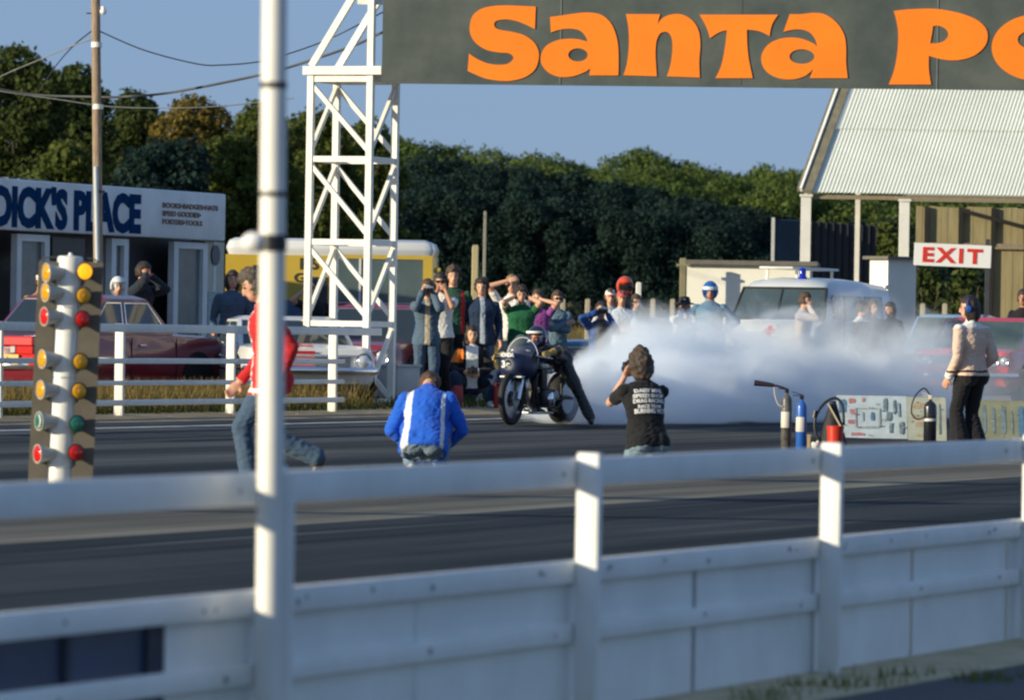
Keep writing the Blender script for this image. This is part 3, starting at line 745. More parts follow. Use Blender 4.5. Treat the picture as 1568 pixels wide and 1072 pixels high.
def box_hut():
    d = 112.0; s = FPX / d
    # low white hut with flat roof
    a = at(1052, 405, d); g = gz(a.x, d); t = thing('hut', 'low white flat-roofed hut behind the man in the blue helmet', 'hut', (a.x, d, g), R(-4))
    h = a.z - g; w = (1240 - 1052) / s
    MB().box((w / 2, 1.5, h / 2), (w, 3, h)).build('wall', mat('cream_white_render', (.80, .78, .68), .6, .04, 2), t)
    MB().box((w / 2, 1.5, h + .05), (w + .3, 3.3, .09)).build('roof', mat('felt_edge', (.14, .13, .11), .8, .2), t)
    p = at(1046, 395, d - .6); t2 = thing('timber_post', 'short olive timber post standing at the left corner of the low white hut', 'post', (p.x, d - .6, gz(p.x, d - .6)))
    hh = p.z - t2.location.z; MB().box((0, 0, hh / 2), (.12, .12, hh), bev=.01).build('shaft', mat('olive_timber', (.24, .22, .12), .8, .2, 5, bump=.3), t2); MB().box((.0, 0, hh - .14), (.26, .14, .05)).build('cross_piece', MATS['olive_timber'], t2)
    # dark blue sheet hoarding under the canopy
    d2 = 129.0; a = at(1188, 335, d2); b = at(1232, 338, d2 + .8); c = at(1342, 346, d2 + 1.5)
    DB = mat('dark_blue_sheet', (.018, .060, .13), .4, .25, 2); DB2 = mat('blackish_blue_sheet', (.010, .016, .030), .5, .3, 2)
    t = thing('hoarding', 'tall dark blue corrugated metal hoarding standing under the canopy', 'hoarding', (a.x, a.y, gz(a.x, a.y)))
    o = t.location
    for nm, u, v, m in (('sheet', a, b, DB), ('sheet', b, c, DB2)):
        mb = MB(); n = 40; vs = []
        ax = (v - u); nn = Vector((ax.y, -ax.x, 0)).normalized()
        for i in range(n + 1):
            q = u + ax * (i / n); off = nn * (.03 * math.cos(i * math.pi / 2))
            zb = .0
            vs += [Vector((q.x, q.y, o.z)) - o + off, q - o + off, q - o + off - nn * .03, Vector((q.x, q.y, o.z)) - o + off - nn * .03]
        fs = []
        for i in range(n):
            for j in range(3): fs.append((i * 4 + j, i * 4 + j + 1, i * 4 + 5 + j, i * 4 + 4 + j))
        mb.add(vs, fs); mb.build(nm, m, t, 30)
    MB().bar(Vector((a.x - .06, a.y - .02, o.z)) - o, a - o + Vector((-.06, -.02, .03)), .07).build('edge_post', mat('pale_edge', (.5, .52, .52), .5, .1), t)
    # white booth
    d3 = 108.0; s3 = FPX / d3; a = at(1360, 397, d3); g = gz(a.x, d3); h = a.z - g
    t = thing('booth', 'small white booth beside the EXIT sign, left face sunlit', 'booth', (a.x, d3, g), R(38)); wl = .52; 
    wr = .72
    MB().box((wr / 2, wl / 2, h / 2), (wr, wl, h)).build('wall', mat('booth_white', (.74, .73, .66), .6, .05, 2), t)
    MB().box((wr / 2 - .0, wl / 2, h + .03), (wr + .2, wl + .2, .06)).build('roof', MATS['felt_edge'], t)
    MB().box((-.05, wl / 2, h - .52), (.10, wl + .1, .05)).build('ledge', MATS['booth_white'], t)
    # exit sign
    d4 = 104.0; a = at(1400, 371, d4); b = at(1518, 376, d4); L = (b - a).length; g = gz(b.x, d4)
    t = thing('exit_sign', 'white sign board reading EXIT in red capitals on a dark post', 'sign', (b.x, d4, g), 0)
    tilt = Matrix.Rotation(math.atan2(b.z - a.z, b.x - a.x), 4, 'Y').inverted(); cz = (a.z + b.z) / 2 - g
    Mb = Matrix.Translation((-L / 2, 0, cz - .21)) @ tilt
    bo = MB().box((0, 0, 0), (L, .03, .415), bev=.006).build('board', mat('sign_white', (.80, .79, .75), .45, .03, 2), t, M=None); bo.matrix_local = Mb
    o = text_mesh('lettering', 'EXIT', mat('sign_red', (.62, .035, .02), .45, .06, 4), bo, 1.0, Matrix.Identity(4), bold=.04, depth=.004, spacing=1.28)
    w = max(v.co.x for v in o.data.vertices); h = max(v.co.y for v in o.data.vertices); lo = min(v.co.x for v in o.data.vertices)
    sx = (L * .78) / (w - lo)
    o.matrix_local = Matrix.Translation((-L * .39 - lo * sx, -.018, -.128)) @ Matrix.Rotation(R(90), 4, 'X') @ Matrix.Diagonal((sx, .265 / h, 1, 1))
    MB().box((-.06, .06, (cz + .1) / 2), (.08, .08, cz + .1)).build('post', DARKGREY, t)
    # tan timber hoarding with dark uprights
    d5 = 134.0; s5 = FPX / d5; a = at(1403, 316, d5); b = at(1640, 322, d5); g = gz(a.x, d5)
    TAN = mat('sunlit_tan_boards', (.30, .25, .13), .85, .22, 2.2, stretch=(R(0), (5, 5, .7)), bump=.3, dirt=(.20, .17, .09)); DKW = mat('dark_timber_and_shadow', (.012, .011, .010), .8, .3, 4)
    t = thing('timber_fence', 'tall tan boarded screen with dark uprights behind the EXIT sign', 'fence', (a.x, d5, g)); L = b.x - a.x; h = a.z - g
    z2 = at(1450, 376, d5).z - g
    n = int(L / .15)
    bd = MB()
    for i in range(n): bd.box((.075 + i * .15, .05 + .006 * (i % 2), (z2 + h) / 2 + rng.uniform(-.02, .02)), (.146, .02, h - z2))
    bd.build('upper_boards', TAN, t)
    bd = MB(); x0 = at(1522, 376, d5).x - a.x
    for i in range(int((L - x0) / .15)): bd.box((x0 + .075 + i * .15, .05 + .006 * (i % 2), z2 / 2), (.146, .02, z2))
    bd.build('lower_boards', TAN, t)
    for px, lo in ((1419, z2), (1471, z2), (1521, z2), (1572, 0), (1612, 0)):
        x = at(px, 330, d5).x - a.x; MB().box((x, -.02, (lo + h) / 2), (.10, .08, h - lo)).build('upright', DKW, t)
    MB().box((L / 2, -.01, z2), (L, .06, .13)).build('rail', WOOD, t)
    q0 = at(1472, 322, d5) - Vector((a.x, d5, g)); q1 = at(1600, 356, d5) - Vector((a.x, d5, g)); MB().bar(q0 + Vector((0, -.1, 0)), q1 + Vector((0, -.1, 0)), .09).build('diagonal_shadow_bar', DKW, t)  # dark bar put in for the diagonal shadow across the boards
    x = at(1517, 440, d5).x - a.x; MB().box((x, -.02, z2 / 2), (.09, .08, z2)).build('upright', DKW, t)
box_hut()
# bushes on the right, between booth and screen
def bush(px, ytop, d, wpx, m, label):
    s = FPX / d; X = (px - 784) / s; g = gz(X, d); hz = 508 + .0165 * (px - 784); H = 1.5 + (hz - ytop) / s - g; r = wpx / s / 2
    t = thing('bush', label, 'bush', (X, d, g)); st = MB()
    for k in range(6): a = k * 1.05; st.tube([(0, 0, -.1), (math.cos(a) * r * .25, math.sin(a) * r * .25, H * .4), (math.cos(a) * r * .6, math.sin(a) * r * .6, H * .75)], [.05, .035, .012], 5)
    st.build('stem', BARK, t)
    leaves('foliage', [(rng.uniform(-.6, .6) * r, rng.uniform(-.4, .4) * r, H * rng.uniform(.2, .72), r * .5, r * .5, H * .26) for _ in range(9)] + [(0, 0, H * .76, r * .4, r * .4, H * .22)], 150, .10, m, t)
bush(1420, 395, 150, 90, L_DARK, 'dark bush in the gap under the EXIT sign')
bush(1480, 392, 152, 95, L_MID, 'green bush behind the post of the EXIT sign')
bush(1345, 325, 165, 120, L_MID, 'tall green bush under the canopy, behind the thin inner post')
bush(1276, 318, 172, 100, L_DARK, 'tall dark bush under the canopy, above the blue hoarding')
# posts in the field
def fpost(px, y0, d, w, m, label, nm='field_post', grp=None, band=False):
    p = at(px, y0, d); g = gz(p.x, d); h = p.z - g
    t = thing(nm, label, 'post', (p.x, d, g), rng.uniform(-.1, .1), grp)
    MB().box((0, 0, h / 2 - .05), (w, w, h + .1), bev=w * .12).build('shaft', m, t)
    MB().box((0, 0, h + .012), (w * .8, w * .8, .025), bev=.008).build('cap', m, t)
CP = mat('pale_concrete_post', (.40, .36, .27), .8, .12, 5)
fpost(728, 377, 100, .118, mat('pale_timber_post', (.42, .36, .20), .8, .15, 4), 'thick pale timber post behind the man in the navy jacket', 'timber_post')
fpost(743, 325, 102, .055, mat('grey_pole', (.26, .25, .20), .7, .15, 4), 'thin grey pole just right of the thick pale post', 'thin_pole')
fpost(978, 434, 108, .10, WHITE, 'short white post behind the man in the orange helmet', 'marker_post')
for px in (862, 900, 1000, 1030, 600, 690, 1413, 1447, 1482): fpost(px, 459 if px < 1200 else 466, 140, .12, CP, 'low pale concrete post of the field fence', grp='field fence posts')
# ------------------------------------------------------------------ people
def cloth(name, col, var=.14, rough=.85, bump=.55, bs=11): return mat(name, col, rough, var, 9, bump=bump, bscale=bs, sheen=.1, spec=.25)
SKIN = mat('skin', (.58, .32, .21), .5, .08, 12, sss=.05)
SKIN2 = mat('tanned_skin', (.42, .205, .12), .5, .08, 12, sss=.05)
EYE = mat('eye_dark', (.02, .015, .012), .3, .2); LIP = mat('lip', (.36, .12, .09), .5, .1)
H_DARK = mat('dark_hair', (.028, .019, .014), .55, .35, 30, bump=.8, bscale=60)
H_BROWN = mat('brown_hair', (.075, .042, .022), .55, .3, 30, bump=.8, bscale=60)
H_BLOND = mat('blond_hair', (.26, .17, .075), .55, .25, 30, bump=.8, bscale=60)
H_GREY = mat('greyish_brown_hair', (.085, .065, .048), .6, .3, 30, bump=.9, bscale=50)
DENIM = cloth('blue_denim', (.055, .095, .15)); DENIM_L = cloth('faded_denim', (.17, .24, .30)); NAVY = cloth('navy_cloth', (.014, .030, .070))
BLK = cloth('black_cloth', (.012, .012, .014)); BRNSH = mat('brown_shoe_leather', (.05, .025, .015), .45, .25, 10); BLKSH = mat('black_shoe_leather', (.012, .011, .011), .4, .25, 10)
WHT = cloth('white_cotton', (.72, .71, .67), .05); WSH = mat('white_shoe', (.62, .60, .55), .6, .08, 10)
def V(*a): return Vector(a)
def ik(a, c, l1, l2, hint):
    d = c - a; L = d.length
    if L > (l1 + l2) * .999: c = a + d * ((l1 + l2) * .999 / L); d = c - a; L = d.length
    L = max(L, abs(l1 - l2) + .02)
    x = (l1 * l1 - l2 * l2 + L * L) / (2 * L); h = math.sqrt(max(0, l1 * l1 - x * x)); u = d.normalized()
    n = hint - u * hint.dot(u)
    if n.length < 1e-5: n = u.orthogonal()
    return a + u * x + n.normalized() * h, c
def frame(yaw, pitch, roll=0):
    """yaw: turn to own left (deg), pitch: nod down"""
    return (Matrix.Rotation(R(yaw), 3, 'Z') @ Matrix.Rotation(R(-pitch), 3, 'X') @ Matrix.Rotation(R(roll), 3, 'Y'))
def person(label, px, d, face, H=1.75, pz=.94, lean=2, side=0, twist=0, hyaw=0, hpitch=4, hroll=0, lh=None, rh=None, lel=None, rel=None,
           la=None, ra=None, lkn=None, rkn=None, lto=None, rto=None, top=None, sleeve='long', legs=None, shoe=None, skin=None, hem=.06, flare=1.0, bell=1.25,
           hair='short', hmat=None, paint=None, inner=None, extra=None, girth=1.0, group=None, loc=None, rotz=None, vox=.0095, name='person', curl=.6, parent_dz=0.0, px0=0.0, py0=0.0):
    top = top or WHT; legs = legs or DENIM; shoe = shoe or BLKSH; skin = skin or SKIN; hmat = hmat or H_DARK
    k = H / 1.75
    if loc is None: loc = gpt(px, d); loc.z += parent_dz
    rotz = math.pi + R(face) if rotz is None else rotz
    root = thing(name, label, 'person', loc, rotz, group); root.scale = (k, k, k)
    b = MB(); segs = []
    def cap(p0, p1, r0, r1, lab, n=5):
        pts = [p0 + (p1 - p0) * (i / (n - 1)) for i in range(n)]; rs = [r0 + (r1 - r0) * (i / (n - 1)) for i in range(n)]
        b.tube(pts, rs, 10); b.ball(p0, r0, 10, 7); b.ball(p1, r1, 10, 7); segs.append((p0, p1, r0, r1, lab))
    P = V(px0, py0, pz); SF = frame(0, lean, side); up = SF @ V(0, 0, 1)
    fw = SF @ V(0, 1, 0); rt = SF @ V(1, 0, 0)
    TW = Matrix.Rotation(R(twist), 3, up); rt2 = TW @ rt; fw2 = TW @ fw
    neck = P + up * .52
    g = girth
    ringspec = [(-.10, .150, .118, 0), (-.04, .172 * g, .128 * g, 0), (.05, .165 * g, .118 * g, 0), (.15, .150 * g, .106 * g, .25), (.25, .162 * g, .112 * g, .5), (.35, .182 * g, .122 * g, .8), (.42, .188 * g, .112, 1), (.47, .150, .085, 1), (.515, .075, .062, 1)]
    rings = []
    for z, rx, ry, tw in ringspec:
        r_ = rt.lerp(rt2, tw).normalized(); f_ = fw.lerp(fw2, tw).normalized()
        off = fw * (.012 if .25 < z < .45 else 0)
        rings.append([P + up * z + off + r_ * (rx * math.cos(t)) + f_ * (ry * math.sin(t)) for t in [2 * math.pi * i / 16 for i in range(16)]])
    b.loft(rings)
    for sx in (-.07, .07): segs.append((P + rt * sx + up * (-hem + .02), P + rt2 * sx + up * .44, .115 * g, .11 * g, 'top'))
    segs.append((P + up * .3, neck, .14 * g, .06, 'top'))
    for s in (-1, 1): b.ball(P + rt * (.078 * s) - up * .055 - fw * .045, .108, 12, 9)
    segs.append((P - up * .06 - fw * .05 + rt * .07, P - up * .06 - fw * .05 - rt * .07, .11, .11, 'leg'))
    if hem > .07:      # jacket skirt
        ext = [(.06, .168, .125), (-.03, .178, .138), (-hem + .02, .182 * flare, .142 * flare), (-hem, .176 * flare, .136 * flare)]
        b.loft([[P + up * z + rt * (rx * g * math.cos(t)) + fw * (ry * g * math.sin(t)) for t in [2 * math.pi * i / 16 for i in range(16)]] for z, rx, ry in ext[::-1]])
    # head
    HF = SF @ Matrix.Rotation(R(twist), 3, 'Z') if False else frame(hyaw, hpitch, hroll)
    nd = (up * .6 + HF @ V(0, .0, 1) * .6).normalized()
    hc = neck + nd * .075 + HF @ V(0, .022, .085)
    cap(neck - up * .02, hc + HF @ V(0, -.02, -.05), .056, .052, 'skin', 4)
    HQ = HF.to_4x4()
    b.ball(hc + HF @ V(0, -.006, .012), (.074, .094, .108), 18, 12, HQ)
    b.ball(hc + HF @ V(0, .030, -.055), (.054, .058, .058), 14, 9, HQ)
    b.ball(hc + HF @ V(0, .050, -.088), (.026, .026, .022), 10, 7, HQ)
    b.ball(hc + HF @ V(0, .092, -.012), (.012, .016, .026), 8, 6, HQ); b.ball(hc + HF @ V(0, .100, -.030), (.016, .016, .012), 8, 6, HQ)
    for sx in (-1, 1): b.ball(hc + HF @ V(.075 * sx, -.008, -.012), (.011, .024, .033), 8, 6, HQ)
    segs.append((hc + HF @ V(0, 0, .03), hc + HF @ V(0, .03, -.07), .095, .06, 'skin'))
    # arms
    def tgt(h, s, sh):
        if h is None: return sh + V(.07 * s, .07, -.50)
        if h[0] == 'head': return hc + HF @ V(*h[1:])
        if h[0] == 'torso': return P + rt * h[1] + fw * h[2] + up * h[3]
        return V(*h[-3:])
    joints = {}
    for s, h, el, nm in ((-1, lh, lel, 'l'), (1, rh, rel, 'r')):
        sh = P + up * .425 + rt2 * (.178 * s * (.5 + .5 * g)) + fw2 * .0
        w = tgt(h, s, sh); e, w = ik(sh, w, .295, .265, V(*(el or (.35 * s, -1, -.3))))
        long = sleeve == 'long'
        m_ = sh + (e - sh) * .62
        ra_ = .056 if long else .050
        cap(sh, m_, ra_ + .004, ra_, 'top' if sleeve != 'none' else 'skin', 4)
        cap(m_, e, ra_ if long else .043, .046 if long else .040, 'top' if long else 'skin', 4)
        w1 = w - (w - e).normalized() * .02
        cap(e, w1, .046 if long else .040, .036 if long else .028, 'top' if long else 'skin', 5)
        cap(w1, w, .027, .026, 'skin', 3)
        dr = (w - e).normalized()
        side_ = dr.cross(V(0, 1, 0) if abs(dr.y) < .8 else V(0, 0, 1)).normalized()
        inw = (hc if h and h[0] == 'head' else P + up * .2) - w; inw = inw - dr * inw.dot(dr)
        n_ = inw.normalized() if inw.length > .01 else side_
        ac = dr.cross(n_).normalized()
        Mh = Matrix((ac, dr, n_)).transposed().to_4x4()
        b.ball(w + dr * .048, (.041, .052, .017), 12, 8, Mh); segs.append((w, w + dr * .09, .035, .035, 'skin'))
        for q, ln in zip((-.031, -.0105, .0105, .031), (.066, .078, .074, .058)):
            a0 = w + dr * .088 + ac * q; d1 = (dr + n_ * curl * .6).normalized(); d2 = (dr + n_ * curl * 1.8).normalized()
            a1 = a0 + d1 * ln * .5; a2 = a1 + d2 * ln * .5
            b.tube([a0 - dr * .02, a0, a1, a2], [.0105, .0105, .0098, .0085], 7); segs.append((a0, a1, .012, .012, 'skin')); segs.append((a1, a2, .012, .012, 'skin'))
        a0 = w + dr * .025 + ac * (-.036 * s); a1 = a0 + (dr * .6 - ac * s * .55 + n_ * .4).normalized() * .036; a2 = a1 + (dr * .85 + n_ * .5).normalized() * .032
        b.tube([a0 + ac * (.012 * s), a0, a1, a2], [.013, .0125, .0115, .0095], 7); segs.append((a0, a1, .013, .013, 'skin')); segs.append((a1, a2, .012, .012, 'skin'))
        joints[nm + 'w'] = w; joints[nm + 'e'] = e; joints[nm + 'd'] = dr
    # legs
    for s, a, kn, to, nm in ((-1, la, lkn, lto, 'l'), (1, ra, rkn, rto, 'r')):
        hp = P + rt * (.092 * s) - up * .03
        an = V(*(a or (.10 * s, .0, .075))); kne, an = ik(hp, an, .435, .42, V(*(kn or (.08 * s, 1, 0))))
        cap(hp, kne, .092 * (.6 + .4 * g), .064, 'leg', 6); cap(kne, an + (kne - an).normalized() * .03, .062, .048 * bell, 'leg', 5)
        td = V(*(to or (.12 * s, 1, 0))); td.normalize()
        heel = an + V(0, 0, -.035) - td * .045; toe = an + td * .165 + V(0, 0, -.045 + .0)
        b.tube([heel, an + td * .05 + V(0, 0, -.03), toe], [.036, .043, .032], 9); b.ball(heel, .036, 9, 7); b.ball(toe, (.033, .033, .028), 9, 7)
        cap(an + (kne - an).normalized() * .03, an - V(0, 0, .01), .038, .036, 'shoe', 3); segs.append((heel, toe, .04, .036, 'shoe'))
        joints[nm + 'a'] = an; joints[nm + 'k'] = kne
    o = b.build('body', [skin, top, legs, shoe, inner or WHT, EYE, LIP, extra or BLK], root)
    rm = o.modifiers.new('r', 'REMESH'); rm.mode = 'VOXEL'; rm.voxel_size = vox; rm.use_smooth_shade = True
    sm = o.modifiers.new('s', 'SMOOTH'); sm.factor = .5; sm.iterations = 2
    bpy.context.view_layer.update()
    me = bpy.data.meshes.new_from_object(o.evaluated_get(bpy.context.evaluated_depsgraph_get()))
    old = o.data; o.modifiers.clear(); o.data = me; bpy.data.meshes.remove(old); me.name = 'body'
    nP = len(me.polygons); nv = len(me.vertices); co = np.empty(nv * 3, np.float32); me.vertices.foreach_get('co', co); co = co.reshape(-1, 3)
    c = np.empty(nP * 3, np.float32); me.polygons.foreach_get('center', c); c = c.reshape(-1, 3).astype(np.float64)
    slot = {'skin': 0, 'top': 1, 'leg': 2, 'shoe': 3}
    best = np.full(nP, 9.); lab = np.zeros(nP, np.int32)
    for (p0, p1, r0, r1, l) in segs:
        a = np.array(p0); dd = np.array(p1) - a; L2 = max(dd.dot(dd), 1e-9); t = ((c - a) @ dd / L2).clip(0, 1)
        q = np.linalg.norm(c - a - t[:, None] * dd, axis=1) - (r0 + (r1 - r0) * t)
        msk = q < best; best[msk] = q[msk]; lab[msk] = slot[l]
    rel_ = c - np.array(P); tu = rel_ @ np.array(rt); tv = rel_ @ np.array(fw); tw_ = rel_ @ np.array(up)
    intorso = (np.abs(tu) < .2 * g) & (tw_ > -hem - .02) & (tw_ < .50)
    lab[(lab == 2) & (tw_ > -hem) & (np.abs(tu) < .22) & (np.abs(tv) < .17)] = 1
    lab[(lab == 1) & (tw_ < -hem) & (tw_ > -.3) & (np.abs(tu) < .19) & (np.abs(tv) < .16)] = 2 if hem < .5 else 1
    hl = (c - np.array(hc)) @ np.array([list(HF @ V(1, 0, 0)), list(HF @ V(0, 1, 0)), list(HF @ V(0, 0, 1))]).T
    hd = (np.linalg.norm(hl, axis=1) < .17) & (lab == 0)
    for s in (-1, 1):
        lab[hd & (hl[:, 1] > .05) & (((hl[:, 0] - .031 * s) / .015) ** 2 + ((hl[:, 2] - .012) / .009) ** 2 < 1)] = 5
        lab[hd & (hl[:, 1] > .05) & (((hl[:, 0] - .033 * s) / .020) ** 2 + ((hl[:, 2] - .037) / .006) ** 2 < 1)] = 5
    lab[hd & (hl[:, 1] > .05) & ((hl[:, 0] / .024) ** 2 + ((hl[:, 2] + .062) / .007) ** 2 < 1)] = 6
    if paint: paint(lab, tu, tv, tw_, c, joints)
    vl = np.zeros(nv, bool); lv = np.empty(len(me.loops), np.int32); me.loops.foreach_get('vertex_index', lv); pl = np.repeat(lab, [p.loop_total for p in me.polygons]); vl[lv[np.isin(pl, (1, 2, 4))]] = True
    sd = rng.uniform(0, 90); nrm = np.empty(nv * 3, np.float32); me.vertices.foreach_get('normal', nrm); nrm = nrm.reshape(-1, 3)
    for i in np.nonzero(vl)[0]:
        q = co[i]; n1 = mnoise.noise((q[0] * 7 + sd, q[1] * 7, q[2] * 5)); n2 = mnoise.noise((q[0] * 16 + sd, q[1] * 16 + q[2] * 9, q[2] * 26 - q[0] * 9)); n2 = 1 - abs(n2) * 2
        co[i] = q + nrm[i] * (.007 + .014 * n1 + .007 * n2)
    me.vertices.foreach_set('co', co.ravel())
    me.polygons.foreach_set('material_index', lab); me.polygons.foreach_set('use_smooth', [True] * nP); me.update()
    HM = Matrix.Translation(hc) @ HQ
    info = dict(root=root, hc=hc, HF=HF, HM=HM, P=P, up=up, fw=fw, rt=rt, neck=neck, j=joints, k=k, body=o, bulk=.02)
    if hair: make_hair(hair, hmat, info)
    return info
def make_hair(style, m, I):
    b = MB(); n, r = (60, 44) if style in ('curly', 'bushy') else (32, 22)
    b.ball((0, -.010, .014), (.086, .106, .122), n, r)
    long = style in ('long', 'shoulder', 'bushy'); curly = style in ('curly', 'bushy')
    vs = []
    seed = rng.uniform(0, 50)
    for v in b.v:
        v = Vector(v); q = mnoise.noise(v * (34 if curly else 22) + Vector((seed, 0, 0)))
        out = v.normalized(); amp = .022 if curly else .013
        face = v.y > .034 + .022 * q and v.z < .060 + .022 * q
        w = v + out * (amp * q + (.018 if curly else .010))
        if long and v.z < .02 and not face:
            dz = (.02 - v.z); w.z -= dz * (.75 if style == 'shoulder' else .45); w.x *= 1.10 + .6 * dz; w.y = w.y * .95 - .02 * min(1, dz * 12)
        elif v.z < -.055 and not face: w = v * .72
        if face: w = v * .62
        vs.append(w)
    b.v = [tuple(v) for v in vs]
    o = b.build('hair', m, I['root'], 180); o.matrix_local = I['HM']; return o
def kid(I, b, name, m, sm=40, M=None):
    o = b.build(name, m, I['root'], sm); o.matrix_local = I['HM'] if M is None else M; return o
def helmet(I, m, full=True, visor=None, peak=False, stripe=None):
    b = MB(); b.ball((0, -.006, .012), (.122, .142, .148), 28, 20)
    vs = []
    for v in b.v:
        v = Vector(v); op = v.y > .035 and abs(v.x) < .098 and (v.z < .062) and (v.z > (-.045 if full else -.5))
        w = v.copy()
        if v.z < -.105: w = Vector((v.x * .92, v.y * .92, -.105))
        if op: w = v * .62
        if full and v.y > .03 and v.z < -.045: w.y += .03
        vs.append(tuple(w))
    b.v = vs; o = kid(I, b, 'helmet', m, 50)
    if visor:
        q = MB(); a0 = R(38); q.lathe([(.126, -.045), (.130, .0), (.124, .055)], 18, rz(0), a0, math.pi - a0); q2 = [(x, y * 1.12, z) for x, y, z in q.v]; q.v = q2
        kid(I, q, 'visor', visor, 50)
    if stripe:
        q = MB(); q.lathe([(.123, .02), (.126, .045), (.120, .07)], 24, None, R(20), R(160)); q.v = [(x, y * 1.165 - .004, z + .01) for x, y, z in q.v]; kid(I, q, 'helmet_band', stripe, 50)
    return o
def cap_hat(I, m, m2=None, brim=True):
    b = MB(); b.ball((0, -.008, .040), (.088, .108, .100), 22, 14); b.v = [(x, y, max(z, .035)) for x, y, z in b.v]; o = kid(I, b, 'cap', m, 50)
    if brim:
        q = MB(); q.ball((0, .105, .040), (.070, .075, .008), 18, 6); kid(I, q, 'cap_peak', m2 or m, 50)
def sunglasses(I):
    b = MB()
    for s in (-1, 1): b.box((.033 * s, .098, .012), (.048, .012, .034), bev=.004); b.bar((.060 * s, .092, .02), (.077 * s, 0, .012), .006)
    b.bar((-.012, .1, .02), (.012, .1, .02), .006); kid(I, b, 'sunglasses', mat('dark_lens', (.01, .01, .012), .08, .1))
def local_obj(I, p): return I['root'].matrix_world @ Vector(p)
CAMERA_BLACK = mat('camera_black', (.015, .015, .016), .4, .2); 
def hand_camera(I, label, silver=False, off=(0, .165, -.012), group=None, size=1.0, pos=None):
    """a stills camera held up in both hands; a thing of its own"""
    bpy.context.view_layer.update()
    M = I['root'].matrix_world @ I['HM']
    p = M @ Vector(off) if pos is None else I['root'].matrix_world @ Vector(pos)
    t = thing('camera', label, 'camera', p, 0, group); t.rotation_euler = M.to_euler(); t.scale = (size,) * 3
    m1 = mat('camera_silver', (.62, .62, .60), .3, .06, metal=.6) if silver else CAMERA_BLACK
    MB().box((0, 0, 0), (.142, .05, .062), bev=.006).build('body', CAMERA_BLACK, t, 40)
    MB().box((0, 0, .041), (.138, .044, .022), bev=.005).build('top_plate', m1, t, 40); MB().box((0, .004, .062), (.05, .044, .026), bev=.008).build('prism', m1, t, 40)
    L = MB(); L.lathe([(.031, 0), (.033, .02), (.030, .04), (.034, .05), (.033, .085), (.026, .085), (.024, .07), (0, .07)], 18, Matrix.Translation((0, .02, 0)) @ Matrix.Rotation(R(-90), 4, 'X')); L.build('lens', CAMERA_BLACK, t, 40)
    return t
def sp(x): return FPX / ((3085 - .935 * (x - 784)) / 28.9)     # depth of the spectator line under photo column x
CAMH = dict(lh=('head', -.075, .125, -.055), rh=('head', .075, .125, -.035), lel=(-.45, -.1, -1), rel=(.45, -.1, -1))
